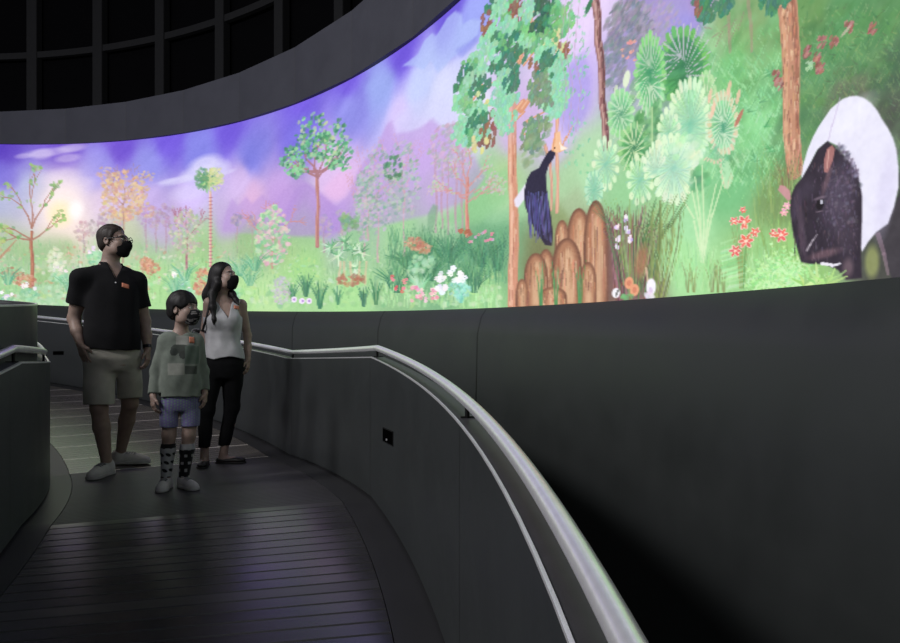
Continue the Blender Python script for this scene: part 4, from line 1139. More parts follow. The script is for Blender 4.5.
def hair_cap(H, R, s, grow, front, nape, h=.004, seed=1, low=None):
    F = Field(H - .2 * s, H + .2 * s, h)
    g = grow
    F.ell((0, .016, .036), (.076 + g, .096 + g, .086 + g * 1.25), .02, R, False, H, s); F.ell((0, .050, -.022), (.060 + g, .052 + g, .060), .03, R, False, H, s)
    def plane(n, d, k=.012):
        n = R @ unit(n); o = H + R @ (np.array(d) * s)
        F.cut(lambda X, Y, Z: ((X - o[0]) * n[0] + (Y - o[1]) * n[1] + (Z - o[2]) * n[2]), None, None, k)
    a, b = front
    d = np.array([0, b[0] - a[0], b[1] - a[1]]); plane((0, d[2], -d[1]), (0, a[0], a[1]))
    plane((0, -.6, -1), (0, nape[0], nape[1]))
    F.folds(.0014, 120, seed)
    return F

# --- limbs
def hand(F, W, d, t, n, s=1.0, curl=1.0):
    """palm from the wrist along d, thumb on the side t, palm facing n; four unequal fingers curl towards n"""
    W = np.asarray(W, float); d = unit(d); t = unit(np.asarray(t) - d * (np.asarray(t) @ d)); n = unit(np.asarray(n) - d * (n @ d) - t * (np.asarray(n) @ t))
    for o, L, f in ((.031, .080, .92), (.0105, .086, 1.0), (-.0105, .083, .95), (-.030, .075, .76)):
        k = W + (d * L + t * o) * s
        F.cone(W + (d * .008 + t * o * .5) * s, k, .0135 * s, .0115 * s, .014)
        p = k; a = 0; r = .0090
        for seg, bend in ((.042, 14), (.027, 26), (.021, 24)):
            a += math.radians(bend * curl); q = p + (d * math.cos(a) + n * math.sin(a) + t * o * 1.3) * seg * f * s
            F.cone(p, q, r * s, (r - .0008) * s, .0035); p = q; r -= .0008
    b = W + (d * .022 + t * .020) * s; m = b + unit(d * .62 + t * .72 + n * .25) * .046 * s; e = m + unit(d * .93 + t * .22 + n * .3) * .030 * s
    F.cone(b, m, .0145 * s, .0108 * s, .014); F.cone(m, e, .0105 * s, .0088 * s, .004)
def foot_frame(A, f):
    f = unit((f[0], f[1], 0)); return np.array([A[0], A[1], 0.0]), f, np.array([-f[1], f[0], 0])
def footR(f): return np.array([[f[0], -f[1], 0], [f[1], f[0], 0], [0, 0, 1.0]])
def shoe(parent, A, f, s, mats, g0=0.0, laces=True, low=False, name='shoe'):
    o, fv, sv = foot_frame(A, f); o = o + (0, 0, g0); R = footR(fv)
    F = Field(o + (-.30 * s, -.30 * s, -.01), o + (.30 * s, .30 * s, .2 * s), .004)
    hz = .62 if low else 1.0
    F.ell((-.022, 0, .045 * hz), (.050, .038, .055 * hz), .02, R, False, o, s); F.ell((.055, 0, .042 * hz), (.095, .041, .046 * hz), .03, R, False, o, s); F.ell((.145, .004, .028), (.064, .046, .036 * (.8 if low else 1)), .03, R, False, o, s)
    if not low:
        F.cone(o + R @ (np.array([-.010, 0, .04]) * s), o + R @ (np.array([-.010, 0, .078]) * s), .043 * s, .042 * s, .02)
    F.cut(lambda X, Y, Z: (Z - o[2]) * -1 + .018 * s, None, None, .004)
    if low: F.ell((.040, 0, .070), (.085, .031, .045), .004, R, True, o, s)
    else: F.ell((-.010, 0, .115), (.034, .031, .050), .004, R, True, o, s)
    up = F.mesh(name, mats[0], parent)
    G = Field(o + (-.30 * s, -.30 * s, -.012), o + (.30 * s, .30 * s, .06 * s), .004)
    for c, r in (((-.022, 0, .01), (.056, .043, .2)), ((.055, 0, .01), (.10, .044, .2)), ((.146, .004, .01), (.068, .051, .2))): G.ell(c, r, .03, R, False, o, s)
    top = (.014 if low else .026) * s
    G.cut(lambda X, Y, Z: (Z - o[2]) - top, None, None, .004); G.cut(lambda X, Y, Z: .001 - (Z - o[2]), None, None, .004)
    G.mesh('sole', mats[1], up)
    if laces:
        bm = bmesh.new(); me = bpy.data.meshes.new('laces'); V, Fc = [], []
        for i, x in enumerate((.050, .068, .086, .104)):
            P = []
            for y in (-.026, -.013, 0, .013, .026):
                q = o + R @ (np.array([x, y, 0]) * s); q[2] = F.top(q[0], q[1]) + .004; P.append(q)
            b0 = len(V)
            for p in P:
                for k in range(8): V.append(p + .0045 * s * (fv * math.cos(k * PI / 4) + np.array([0, 0, 1]) * math.sin(k * PI / 4)))
            for j in range(4):
                for k in range(8): Fc.append((b0 + j * 8 + k, b0 + j * 8 + (k + 1) % 8, b0 + j * 8 + 8 + (k + 1) % 8, b0 + j * 8 + 8 + k))
        bm.free(); bpy.data.meshes.remove(me)
        mesh('laces', V, Fc, M['lace'], up)
    return up
def foot(F, A, f, s, g0=0.0):
    o, fv, sv = foot_frame(A, f); o = o + (0, 0, g0)
    F.cone(A, o + fv * .0 + (0, 0, .045 * s), .034 * s, .034 * s, .02); F.cone(o - fv * .02 * s + (0, 0, .040 * s), o + fv * .10 * s + (0, 0, .032 * s), .032 * s, .026 * s, .03); F.cone(o + fv * .10 * s + (0, 0, .030 * s), o + fv * .16 * s + (0, 0, .028 * s), .027 * s, .020 * s, .02)
def sticker(parent, F, x, z, w, h, tilt=0):
    """a small orange paper sticker that lies on the cloth, printed with two short pale marks"""
    V, Fc = [], []
    nx, nz = 4, 3
    for off in (.0045, .001):
        for j in range(nz + 1):
            for i in range(nx + 1):
                u, v = (i / nx - .5) * w, (j / nz - .5) * h
                X, Z = x + u, z + v + tilt * u
                V.append((X, F.front(X, Z) - off, Z))
    N = (nx + 1) * (nz + 1); id_ = lambda i, j: j * (nx + 1) + i
    for j in range(nz):
        for i in range(nx):
            q = (id_(i, j), id_(i + 1, j), id_(i + 1, j + 1), id_(i, j + 1)); Fc.append(q); Fc.append(tuple(N + k for k in q[::-1]))
    ring = [id_(i, 0) for i in range(nx + 1)] + [id_(nx, j) for j in range(1, nz + 1)] + [id_(i, nz) for i in range(nx - 1, -1, -1)] + [id_(0, j) for j in range(nz - 1, 0, -1)]
    for a, b in zip(ring, ring[1:] + ring[:1]): Fc.append((a, b, N + b, N + a))
    o = mesh('sticker', V, Fc, M['sticker'], parent); o['label'] = 'small orange sticker on the chest'
    return o

def root_at(name, px, py, label, cat='person'):
    d = .843 * FOC / (py - HORIZON); x = (px - 450) / FOC * d
    t = math.degrees(math.atan2(d - CY, x - CX)); z = floor_z(t)
    for _ in range(20):
        d = -z * FOC / (py - HORIZON); x = (px - 450) / FOC * d; t = math.degrees(math.atan2(d - CY, x - CX)); z = floor_z(t)
    ph = math.atan2(-x, d)
    r = empty(name, (x, d, z), ph); tag(r, label, cat)
    return r, FOC / d, math.cos(ph)

def ground(root, x, y):
    """height of the floor under a local point of a figure"""
    a = root.rotation_euler.z; X = root.location.x + x * math.cos(a) - y * math.sin(a); Y = root.location.y + x * math.sin(a) + y * math.cos(a)
    return floor_z(math.degrees(math.atan2(Y - CY, X - CX))) - root.location.z

SKIN = (.31, .22, .18)
A_ = lambda *v: np.array(v, float)
# ================================================================= the man
def build_man():
    root, sc, kx = root_at('person', 110, 475, 'tall person with glasses in black polo shirt, khaki shorts and black mask')
    X = lambda px: (px - 110) / sc * kx
    Zp = lambda py: (475 - py) / sc
    H = A_(X(114), -.01, Zp(241.5)); R = frame(58, 7); s = 1.0
    N = A_(X(110), .02, 1.555)
    SL, SR = A_(X(82), -.03, 1.440), A_(X(137), .05, 1.442)
    EL, WL = A_(X(74.5), .06, 1.15), A_(X(81), -.045, .965)
    ER, WR = A_(X(146), .09, 1.15), A_(X(148.5), .01, .935)
    cx = X(112)
    torso = [(.80, cx, .02, .150, .115), (.92, cx, .02, .165, .125), (1.05, cx, .01, .160, .125), (1.16, cx, .005, .160, .125), (1.30, cx, .01, .168, .120), (1.40, cx, .012, .165, .105), (1.47, cx, .016, .120, .085), (1.52, cx, .018, .075, .065), (1.555, X(110), .02, .058, .058)]
    HL, HR = A_(X(100), .02, .86), A_(X(126), .04, .86)
    KL, AL = A_(X(99), -.01, .50), A_(X(106.5), .02, .095)
    KR, AR = A_(X(131), .16, .52), A_(X(121.5), .40, .0)
    gR = ground(root, AR[0], AR[1]); AR[2] = gR + .095
    fL, fR = (-.5, -.87), (.94, -.34)
    F = Field((-.42, -.34, -.02), (.42, .72, 1.92), .005)
    F.loft(torso, .03)
    for S in (SL, SR): F.cone(N + (0, .01, -.035), S, .050, .054, .05)
    for S, E, Wr in ((SL, EL, WL), (SR, ER, WR)):
        F.cone(S, E, .055, .043, .035); F.cone(E, (E + Wr) / 2, .043, .040, .02); F.cone((E + Wr) / 2, Wr, .040, .027, .02)
    for Hh, K, An in ((HL, KL, AL), (HR, KR, AR)):
        F.cone(Hh, K, .090, .060, .03); F.cone(K, K + (An - K) * .35 + (0, .012, 0), .056, .058, .02); F.cone(K + (An - K) * .35 + (0, .012, 0), An, .058, .036, .02)
    foot(F, AL, fL, 1.0); foot(F, AR, fR, 1.0, gR)
    hand(F, WL, (.25, -.10, -.95), (.6, -.8, 0), (.8, .5, 0), 1.0, .6)
    hand(F, WR, (.02, -.10, -1), (-.35, -.9, 0), (-.9, .35, 0), 1.0, 1.1)
    head(F, H, R, s, N, .058)
    F.mesh('body', M['skin'], root, skin_paint(H, R, s, SKIN))
    hf = hair_cap(H, R, s, .009, ((-.070, .080), (-.012, -.008)), (.085, -.072), .004, 5)
    hf.mesh('hair', M['hair_brown'], root)
    mk = face_mask(root, H, R, s, M['mask'])
    V = lambda p: Vector(H + R @ (np.array(p) * s))
    lg = boxes('logo', [(V((.048, -.084, -.050)), (.006, .0015, .006), math.radians(58 + 42))], M['white_print'], mk); lg['label'] = 'small white mark on the mask'
    # spectacles
    gl = None
    for g in (-1, 1):
        ring = [V((g * .032 + .026 * math.cos(a) * (1 - .12 * math.sin(a)), -.116 + .006 * abs(g * .032 + .026 * math.cos(a)) / .06, .001 + .019 * math.sin(a))) for a in [2 * PI * k / 24 for k in range(25)]]
        if g == -1:
            gl = tube('glasses', [V((-.008, -.117, .006)), V((0, -.119, .009)), V((.008, -.117, .006))], .0022, M['plastic'], root, 8)
        tube('lens_rim', ring, .0022, M['plastic'], gl, 8, False)
        mesh('lens', [v for v in ring[:-1]] + [v + Vector(R @ A_(0, .0015, 0)) for v in ring[:-1]], [tuple(range(24)), tuple(range(47, 23, -1))] + [(k, (k + 1) % 24, 24 + (k + 1) % 24, 24 + k) for k in range(24)], M['lens'], gl, False)
        tube('temple', [V((g * .058, -.110, .006)), V((g * .074, -.07, .008)), V((g * .080, .0, .008)), V((g * .080, .018, .002))], .0034, M['plastic'], gl, 8)
    # polo shirt
    S = Field((-.42, -.34, .85), (.42, .36, 1.62), .005)
    S.loft([(z, c, y, a + (.004 if z > 1.1 else .014), b + (.006 if z > 1.1 else .016)) for z, c, y, a, b in torso if z < 1.55], .03, .016)
    for Sh in (SL, SR): S.cone(N + (0, .01, -.040), Sh, .060, .066, .05)
    for Sh, E, fr in ((SL, EL, .62), (SR, ER, .66)): S.cone(Sh, Sh + (E - Sh) * fr, .066, .071, .04)
    for Sh, E, fr in ((SL, EL, .62), (SR, ER, .66)):
        d = unit(E - Sh); p = Sh + (E - Sh) * fr
        S.cut(lambda X_, Y_, Z_, d=d, p=p: np.minimum((X_ - p[0]) * d[0] + (Y_ - p[1]) * d[1] + (Z_ - p[2]) * d[2], .10 - np.sqrt((X_ - p[0]) ** 2 + (Y_ - p[1]) ** 2 + (Z_ - p[2]) ** 2)), None, None, .004)
    S.cut(lambda X_, Y_, Z_: .925 - Z_, None, None, .004)
    xv = X(115.5)
    S.cut(lambda X_, Y_, Z_: np.minimum((Z_ - 1.432) * .46 - np.abs(X_ - xv + (Z_ - 1.43) * .04), np.minimum(.02 - Y_, Z_ - 1.43)), None, None, .004)
    S.folds(.004, 26, 2)
    shirt = S.mesh('polo_shirt', M['polo'], root)
    Cc = Field((cx - .16, -.16, 1.42), (cx + .16, .18, 1.62), .004)
    Cc.cone((cx, .012, 1.47), (X(110.5), .018, 1.585), .098, .074, .01)
    Cc.cut(lambda X_, Y_, Z_: (.060 + (1.59 - Z_) * .19) - np.sqrt((X_ - cx) ** 2 + (Y_ - .018) ** 2), None, None, .004)
    Cc.cut(lambda X_, Y_, Z_: np.minimum((Z_ - 1.440) * .44 - np.abs(X_ - xv), .0 - Y_), None, None, .004)
    Cc.cut(lambda X_, Y_, Z_: Z_ - 1.572 + (Y_ * -.12), None, None, .006); Cc.cut(lambda X_, Y_, Z_: 1.462 - Z_ + .25 * (Y_ + .02), None, None, .006)
    Cc.mesh('collar', M['polo'], shirt)
    for z in (1.412,):
        tube('button', [Vector((xv, S.front(xv, z) - .004, z)), Vector((xv, S.front(xv, z) + .002, z))], .0055, M['white_print'], shirt, 10)
    sticker(shirt, S, X(125.3), Zp(286.5), 7.2 / sc * kx, 4.2 / sc, -.25)
    # shorts
    T = Field((-.40, -.30, .42), (.40, .52, 1.02), .005)
    T.loft([(.77, cx, .03, .120, .11), (.81, cx, .03, .165, .125), (.86, cx, .025, .182, .140), (.96, cx, .02, .182, .142), (1.0, cx, .02, .178, .138)], .03)
    for Hh, K, w0, w1, zb in ((HL, KL, .108, .098, .525), (HR, KR, .105, .090, .550)):
        e = Hh + (K - Hh) * 1.05; T.cone(Hh, e, w0, w1, .03)
    T.cut(lambda X_, Y_, Z_: (.527 + .03 * (X_ > X(116))) - Z_, None, None, .004)
    mid = X(116.5)
    T.cut(lambda X_, Y_, Z_: np.minimum(.004 + (.74 - Z_) * .03 - np.abs(X_ - mid), .745 - Z_), None, None, .006)
    T.folds(.004, 24, 9)
    sh = T.mesh('shorts', M['khaki'], root)
    # watch, shoes, low socks
    d = unit(WR - ER); p = WR - d * .015; wv = Vector(d)
    w = tube('watch', [Vector(p - d * .012), Vector(p + d * .012)], .0325, M['plastic'], root, 20)
    for A, f, g in ((AL, fL, 0), (AR, fR, gR)): shoe(root, A, f, 1.06, (M['shoe'], M['sole']), g)
build_man()

# ================================================================= the woman
def build_woman():
    root, sc, kx = root_at('person', 222, 465, 'person with long dark hair in white sleeveless top, black trousers and black mask')
    X = lambda px: (px - 222) / sc * kx
    Zp = lambda py: (465 - py) / sc
    s = .94
    H = A_(X(224), -.01, Zp(277)); R = frame(56, 11)
    N = A_(X(222), .025, 1.355)
    SL, SR = A_(X(209.5), -.02, 1.305), A_(X(241.5), .045, 1.305)
    EL, WL = A_(X(204), .05, 1.05), A_(X(205), .0, .84)
    ER, WR = A_(X(248.2), .085, 1.055), A_(X(248.5), .03, .86)
    cx = X(223)
    torso = [(.775, cx, .02, .100, .085), (.82, cx, .025, .155, .115), (.92, cx, .02, .140, .100), (1.00, cx, .015, .120, .088), (1.10, cx, .008, .128, .095), (1.18, cx, -.005, .135, .108), (1.25, cx, .005, .130, .092), (1.30, cx, .015, .105, .070), (1.335, cx, .022, .060, .052), (1.355, X(222), .025, .046, .046)]
    HL, HR = A_(X(213), .02, .78), A_(X(233), .03, .78)
    KL, AL = A_(X(206.5), .0, .45), A_(X(204.5), .03, .085)
    KR, AR = A_(X(232), .06, .46), A_(X(223.5), .10, .085)
    fL, fR = (-.12, -1), (.93, -.36)
    F = Field((-.36, -.32, -.02), (.36, .40, 1.72), .005)
    F.loft(torso, .03)
    for g in (-1, 1): F.ell((cx + g * .056, -.066, 1.165), (.050, .042, .05), .04)
    for S in (SL, SR): F.cone(N + (0, .01, -.045), S, .044, .041, .04)
    for S, E, Wr in ((SL, EL, WL), (SR, ER, WR)):
        F.cone(S, E, .040, .032, .03); F.cone(E, (E + Wr) / 2, .032, .030, .02); F.cone((E + Wr) / 2, Wr, .030, .021, .02)
    for Hh, K, An in ((HL, KL, AL), (HR, KR, AR)):
        F.cone(Hh, K, .080, .050, .03); F.cone(K, K + (An - K) * .35 + (0, .012, 0), .046, .048, .02); F.cone(K + (An - K) * .35 + (0, .012, 0), An, .048, .030, .02)
    foot(F, AL, fL, .86); foot(F, AR, fR, .86)
    hand(F, WL, (.02, -.05, -1), (.3, -.9, 0), (.9, .3, 0), .88); hand(F, WR, (-.03, -.10, -1), (-.35, -.9, 0), (-.9, .35, 0), .88, 1.2)
    head(F, H, R, s, N, .045)
    F.mesh('body', M['skin'], root, skin_paint(H, R, s, (.36, .255, .21)))
    face_mask(root, H, R, s, M['mask'])
    hf = hair_cap(H, R, s, .013, ((-.074, .092), (-.006, -.050)), (.085, -.16), .0045, 8)
    G = Field((-.30, -.26, .95), (.32, .36, 1.72), .0045)
    # the cap is blended into the falling length
    cap = [(c, r) for c, r in (((0, .018, .036), (.089, .108, .100)), ((0, .048, -.03), (.078, .070, .090)))]
    for c, r in cap: G.ell(c, r, .02, R, False, H, s)
    n = R @ unit((0, -.144, -.07)); o = H + R @ (A_(0, -.072, .095) * s)
    n2 = R @ unit(A_(0, -.9, -.5))
    G.cut(lambda X_, Y_, Z_: (X_ - o[0]) * n2[0] + (Y_ - o[1]) * n2[1] + (Z_ - o[2]) * n2[2], None, None, .012)
    back = H + R @ (A_(0, .066, -.02) * s)
    G.cone(back, A_(X(213), .12, 1.38), .074, .080, .04); G.cone(A_(X(213), .12, 1.38), A_(X(216), .155, 1.16), .080, .052, .04)
    lk = H + R @ (A_(-.070, .020, -.06) * s)
    G.chain([lk, A_(X(212.5), -.035, 1.375), A_(X(213), -.098, 1.27), A_(X(214.5), -.122, 1.17), A_(X(214), -.125, 1.13)], [.034, .030, .024, .014, .006], .03)
    rk = H + R @ (A_(.066, .030, -.06) * s)
    G.chain([rk, A_(X(232.5), .0, 1.385), A_(X(236), -.045, 1.335), A_(X(238.5), -.080, 1.295)], [.026, .025, .018, .006], .03)
    G.mesh('hair', M['hair_black'], root)
    # sleeveless top with a V neck
    S = Field((-.30, -.30, .80), (.32, .32, 1.42), .005)
    S.loft([(z, c, y, a + (.018 if z < .95 else .006), b + (.018 if z < .95 else .006)) for z, c, y, a, b in torso if .8 < z < 1.34], .03, .008)
    for g in (-1, 1): S.ell((cx + g * .056, -.070, 1.165), (.058, .050, .060), .05)
    for px in (213.5, 236.5): S.cone(A_(X(px), .0, 1.24), A_(X(px), .014, 1.325), .050, .032, .03)
    S.cut(lambda X_, Y_, Z_: .868 + .012 * np.sin(X_ * 26) - Z_, None, None, .004)
    xv = X(228.5)
    S.cut(lambda X_, Y_, Z_: np.minimum((Z_ - 1.175) * .40 - np.abs(X_ - xv + (Z_ - 1.175) * .22), .03 - Y_), None, None, .005)
    S.cut(lambda X_, Y_, Z_: np.minimum(.060 - np.sqrt((X_ - cx) ** 2 + (Y_ - .02) ** 2), Z_ - 1.27), None, None, .004)
    for Sh, g in ((SL, -1), (SR, 1)):
        S.cut(lambda X_, Y_, Z_, Sh=Sh, g=g: np.minimum(.058 - np.sqrt((X_ - Sh[0] - g * .026) ** 2 * 1.3 + (Z_ - Sh[2] + .035) ** 2 * .55), .2 - np.abs(Y_)), None, None, .005)
    S.folds(.0035, 34, 12)
    top = S.mesh('sleeveless_top', M['tank'], root)
    sticker(top, S, X(236.5), Zp(307.5), 5.4 / sc * kx, 3.6 / sc, -.15)
    # trousers
    T = Field((-.30, -.24, .10), (.32, .36, .96), .005)
    T.loft([(.70, cx, .025, .110, .098), (.755, cx, .025, .145, .112), (.82, cx, .025, .164, .124), (.90, cx, .02, .150, .112)], .03)
    for Hh, K, An in ((HL, KL, AL), (HR, KR, AR)):
        T.cone(Hh, K, .090, .060, .03); T.cone(K, An + (0, 0, .05), .060, .046, .03)
    T.cut(lambda X_, Y_, Z_: .148 - Z_, None, None, .004)
    T.folds(.003, 34, 3)
    T.mesh('trousers', M['trousers'], root)
    for A, f in ((AL, fL), (AR, fR)): shoe(root, A, f, .88, (M['flat_shoe'], M['darksole']), 0, False, True)
    # the bag hanging from her shoulder is a thing of its own
    bag = empty('shoulder_bag', root.matrix_basis @ Vector((X(203), .18, .92)), root.rotation_euler.z)
    L = lambda x, y, z: Vector((x, y, z)) - Vector((X(203), .18, .92))
    B = Field((-.16, -.12, -.02), (.14, .12, .22), .005)
    B.loft([(.0, -.05, .0, .055, .075), (.10, -.05, .0, .06, .08), (.17, -.05, .0, .045, .06), (.19, -.05, .0, .03, .045)], .02); B.folds(.003, 40, 6)
    B.mesh('pouch', M['flat_shoe'], bag)
    tube('strap', [L(X(200), .13, 1.085), L(X(203), -.045, 1.09), L(X(206), -.085, 1.16), L(X(208.5), -.092, 1.24), L(X(210.5), -.058, 1.325), L(X(211), .015, 1.362), L(X(209.5), .08, 1.32), L(X(204), .15, 1.2), L(X(200), .18, 1.09)], .0095, M['strap'], bag, 10)
    tag(bag, 'black shoulder bag hanging by its strap from the woman\'s shoulder behind the boy', 'bag')
build_woman()

# ================================================================= the boy
def build_boy():
    root, sc, kx = root_at('person', 178, 488, 'child with dark fringe in grey green long sleeved shirt, lilac shorts and odd socks')
    X = lambda px: (px - 178) / sc * kx
    Zp = lambda py: (488 - py) / sc
    s = .90
    H = A_(X(184), -.02, Zp(309.5)); R = frame(50, 5)
    N = A_(X(181), .015, 1.035)
    SL, SR = A_(X(166), -.015, .975), A_(X(196), .025, .98)
    EL, WL = A_(X(155.5), .04, .775), A_(X(153.5), -.01, .615)
    ER, WR = A_(X(203), .05, .775), A_(X(205.3), .01, .63)
    cx = X(180.5)
    torso = [(.555, cx, .02, .070, .065), (.58, cx, .02, .105, .082), (.68, cx, .015, .098, .078), (.78, cx, .01, .100, .080), (.88, cx, .01, .108, .080), (.94, cx, .012, .105, .072), (.985, cx, .015, .075, .055), (1.015, cx, .015, .045, .042), (1.04, X(181), .015, .038, .038)]
    HL, HR = A_(X(170.5), .02, .55), A_(X(190), .02, .55)
    KL, AL = A_(X(169), .0, .35), A_(X(166), .03, .075)
    KR, AR = A_(X(189), -.01, .35), A_(X(184), .0, .075)
    fL, fR = (-.22, -.97), (.42, -.91)
    F = Field((-.30, -.26, -.02), (.30, .30, 1.36), .0045)
    F.loft(torso, .03)
    for S in (SL, SR): F.cone(N + (0, .005, -.045), S, .040, .036, .04)
    for S, E, Wr in ((SL, EL, WL), (SR, ER, WR)):
        F.cone(S, E, .036, .028, .03); F.cone(E, Wr, .028, .020, .02)
    for Hh, K, An in ((HL, KL, AL), (HR, KR, AR)):
        F.cone(Hh, K, .058, .042, .03); F.cone(K, K + (An - K) * .35 + (0, .010, 0), .040, .041, .02); F.cone(K + (An - K) * .35 + (0, .010, 0), An, .041, .028, .02)
    foot(F, AL, fL, .78); foot(F, AR, fR, .78)
    hand(F, WL, (.0, -.12, -1), (.35, -.9, 0), (.9, .35, 0), .76, 1.3); hand(F, WR, (-.04, -.12, -1), (-.35, -.9, 0), (-.9, .35, 0), .76, 1.3)
    head(F, H, R, s, N, .040)
    F.mesh('body', M['skin'], root, skin_paint(H, R, s, (.36, .255, .21)))
    def mask_paint(P):
        q = (P - H) @ R / s; u, v = q[:, 0] * 58 + q[:, 1] * 40, q[:, 2] * 78
        cell = np.floor(u) * 7 + np.floor(v) * 13
        on = (np.abs(u % 1 - .5) < .22) & (np.abs(v % 1 - .5) < .3) & (cell % 3 != 0) & (q[:, 1] < -.03)
        c = np.tile(A_(.010, .010, .011), (len(P), 1)); c[on] = (.22, .21, .20); return c
    face_mask(root, H, R, s, M['print'], mask_paint)
    hf = hair_cap(H, R, s, .020, ((-.106, .038), (-.010, -.020)), (.085, -.150), .004, 15)
    for g in (-1, 1): hf.ell((g * .092, -.004, -.016), (.034, .030, .034), .008, R, True, H, s)
    hf.mesh('hair', M['hair_black'], root)
    # long sleeved shirt with faded patches
    S = Field((-.30, -.22, .54), (.30, .26, 1.08), .0045)
    S.loft([(z, c, y, a + (.022 if z < .75 else .012), b + (.022 if z < .75 else .012)) for z, c, y, a, b in torso if .5 < z < 1.02], .03, .008)
    for Sh in (SL, SR): S.cone(N + (0, .005, -.045), Sh, .050, .046, .04)
    for Sh, E, Wr in ((SL, EL, WL), (SR, ER, WR)):
        S.cone(Sh, E, .046, .040, .03); S.cone(E, Wr + (E - Wr) * .10, .040, .031, .02)
        d = unit(Wr - E); p = Wr + (E - Wr) * .10
        S.cut(lambda X_, Y_, Z_, d=d, p=p: np.minimum((X_ - p[0]) * d[0] + (Y_ - p[1]) * d[1] + (Z_ - p[2]) * d[2], .06 - np.sqrt((X_ - p[0]) ** 2 + (Y_ - p[1]) ** 2 + (Z_ - p[2]) ** 2)), None, None, .004)
    S.cut(lambda X_, Y_, Z_: np.minimum(.605 - Z_, .145 - np.abs(X_ - cx)), None, None, .004)
    S.cut(lambda X_, Y_, Z_: np.minimum(.052 - np.sqrt((X_ - X(181)) ** 2 + (Y_ - .008) ** 2), Z_ - .99), None, None, .004)
    S.folds(.0035, 32, 21)
    def shirt_paint(P):
        c = np.tile(A_(.165, .19, .16), (len(P), 1)); px = 178 + P[:, 0] * sc / kx; py = 488 - P[:, 2] * sc; fr = P[:, 1] < .0
        for a, b, w, h, col in ((180, 349, 9, 5, (.06, .07, .06)), (174, 352, 4, 4, (.045, .053, .047)), (183, 355, 4, 4, (.05, .056, .05))):
            c[fr & (((px - a) / w) ** 2 + ((py - b) / h) ** 2 < 1)] = col
        for x0, x1, y0, y1, col in ((176, 194, 336, 345, (.28, .285, .255)), (168, 184, 363, 375, (.27, .28, .245)), (185, 197, 366, 374, (.06, .07, .06)), (185, 199, 346, 364, (.10, .13, .105))):
            c[fr & (px > x0) & (px < x1) & (py > y0) & (py < y1)] = col
        return c
    st = S.mesh('long_sleeved_shirt', M['print'], root, shirt_paint)
    sticker(st, S, X(191.8), Zp(340), 5.2 / sc * kx, 6 / sc, -.1)
    # shorts
    T = Field((-.24, -.20, .38), (.24, .24, .68), .0045)
    T.loft([(.505, cx, .02, .085, .080), (.545, cx, .02, .112, .090), (.58, cx, .02, .120, .094), (.66, cx, .02, .112, .088)], .02)
    for Hh, K in ((HL, KL), (HR, KR)): T.cone(Hh, K + (0, 0, .02), .066, .062, .02)
    T.cut(lambda X_, Y_, Z_: .408 - Z_, None, None, .004)
    mid = X(179.3)
    T.cut(lambda X_, Y_, Z_: np.minimum(.005 + (.495 - Z_) * .04 - np.abs(X_ - mid), .495 - Z_), None, None, .006)
    T.folds(.003, 30, 31)
    def shorts_paint(P):
        c = np.tile(A_(.155, .137, .28), (len(P), 1)); u, v = P[:, 0] * 55 + P[:, 1] * 20, P[:, 2] * 55
        r = np.hypot(u % 1 - .5, (v + .5 * (np.floor(u) % 2)) % 1 - .5); c[r < .24] = (.17, .30, .20); return c
    T.mesh('shorts', M['print'], root, shorts_paint)
    # two different socks
    def sock(K, A, z0, z1, paint):
        G = Field((A[0] - .12, A[1] - .14, 0), (A[0] + .12, A[1] + .14, .42), .0035)
        m = K + (A - K) * .35 + (0, .010, 0); G.cone(K, m, .043, .045, .02); G.cone(m, A, .045, .033, .02)
        G.cut(lambda X_, Y_, Z_: z0 - Z_, None, None, .003); G.cut(lambda X_, Y_, Z_: Z_ - z1, None, None, .003)
        return G.mesh('sock', M['print'], root, paint)
    def white_sock(P):
        c = np.tile(A_(.40, .40, .40), (len(P), 1)); u = (P[:, 0] - AL[0]) * 24 + P[:, 2] * 14; v = P[:, 2] * 19 + .2
        c[((u % 1 - .5) ** 2 / .13 + (v % 1 - .5) ** 2 / .06 < 1)] = (.015, .015, .015); c[P[:, 2] > .27] = (.015, .015, .015); return c
    def black_sock(P):
        c = np.tile(A_(.012, .012, .012), (len(P), 1)); u = (P[:, 0] - AR[0]) * 23 + .25; v = P[:, 2] * 21
        row = np.floor(v) % 2; c[(np.abs((u + .5 * row) % 1 - .5) < .20) & (np.abs(v % 1 - .5) < .20)] = (.38, .37, .36); c[P[:, 2] > .255] = (.40, .40, .40); return c
    a = sock(KL, AL, .07, .298, white_sock); a['label'] = 'white sock with black marks'
    b = sock(KR, AR, .07, .292, black_sock); b['label'] = 'black sock with white squares'
    for A, f in ((AL, fL), (AR, fR)): shoe(root, A, f, .80, (M['shoe'], M['sole']), 0)
build_boy()
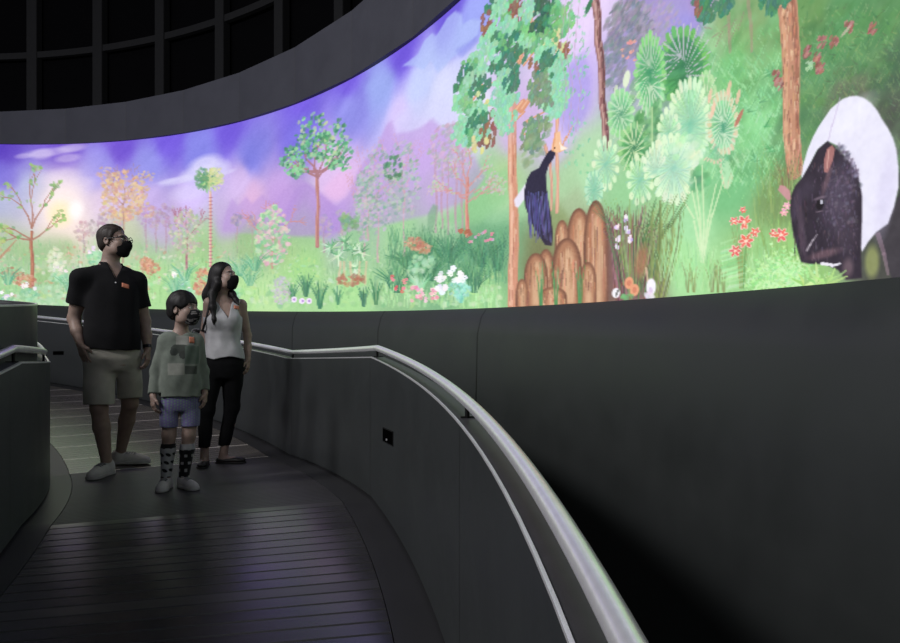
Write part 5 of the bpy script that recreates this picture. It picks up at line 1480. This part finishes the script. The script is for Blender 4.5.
# ------------------------------------------------------------------ unseen fill lights added in the drum's open middle to lift walls and figures
def add_fill(name, t, r, z, power, col, size=.35):
    l = bpy.data.lights.new(name, 'POINT'); l.energy = power; l.color = col; l.shadow_soft_size = size
    o = bpy.data.objects.new(name, l); C.objects.link(o); o.location = pt(r, t, z)
    return o
for t_, r_, z_, p_ in ((-25, 4.2, 4.2, 700), (25, 3.2, 4.4, 640), (80, 4.0, 4.6, 90), (-80, 4.0, 4.2, 380)):
    add_fill('fill_light', t_, r_, z_, p_, (1.0, .98, 1.0), .5)

sl = bpy.data.lights.new('ramp_fill_spot', 'SPOT'); sl.energy = 60; sl.color = (1, .9, .78); sl.spot_size = math.radians(62); sl.spot_blend = .8; sl.shadow_soft_size = .12  # unseen warm spot, added to brighten the far ramp
so = bpy.data.objects.new('ramp_fill_spot', sl); C.objects.link(so); so.location = pt(7.7, 46, 3.0)
# ------------------------------------------------------------------ openings, camera, world
def on_parapet(px, py):
    d, t = bearing(px, R_PAR); return t, (HORIZON - py) * d / FOC
t_, z_ = on_parapet(388.3, 436.5)
slot('floor_box', t_, z_, 1.45, .034, R_PAR - .001, 'small black rectangular socket opening in the grey parapet panel', 'socket', True)
t_, z_ = on_parapet(58.5, 353)
slot('air_slot', t_, z_, 1.3, .022, R_PAR - .001, 'narrow black slot in the far parapet beside the man', 'slot', False)

cam = bpy.data.cameras.new('camera'); co = bpy.data.objects.new('camera', cam); C.objects.link(co)
co.location = (0, 0, 0); co.rotation_euler = (PI / 2, 0, 0)
cam.sensor_width = 36; cam.lens = 36 * FOC / 900
cam.shift_y = (HORIZON - 321.5) / 900
cam.clip_start = .02; cam.clip_end = 200
scene.camera = co
w = bpy.data.worlds.new('night'); scene.world = w; w.use_nodes = True
w.node_tree.nodes['Background'].inputs[0].default_value = (.004, .004, .006, 1)
w.node_tree.nodes['Background'].inputs[1].default_value = 1.0
vs = scene.view_settings
vs.view_transform = 'Standard'; vs.look = 'None'; vs.gamma = 1; vs.use_curve_mapping = False; vs.exposure = 0
scene.cycles.max_bounces = 6
scene.cycles.use_denoising = True
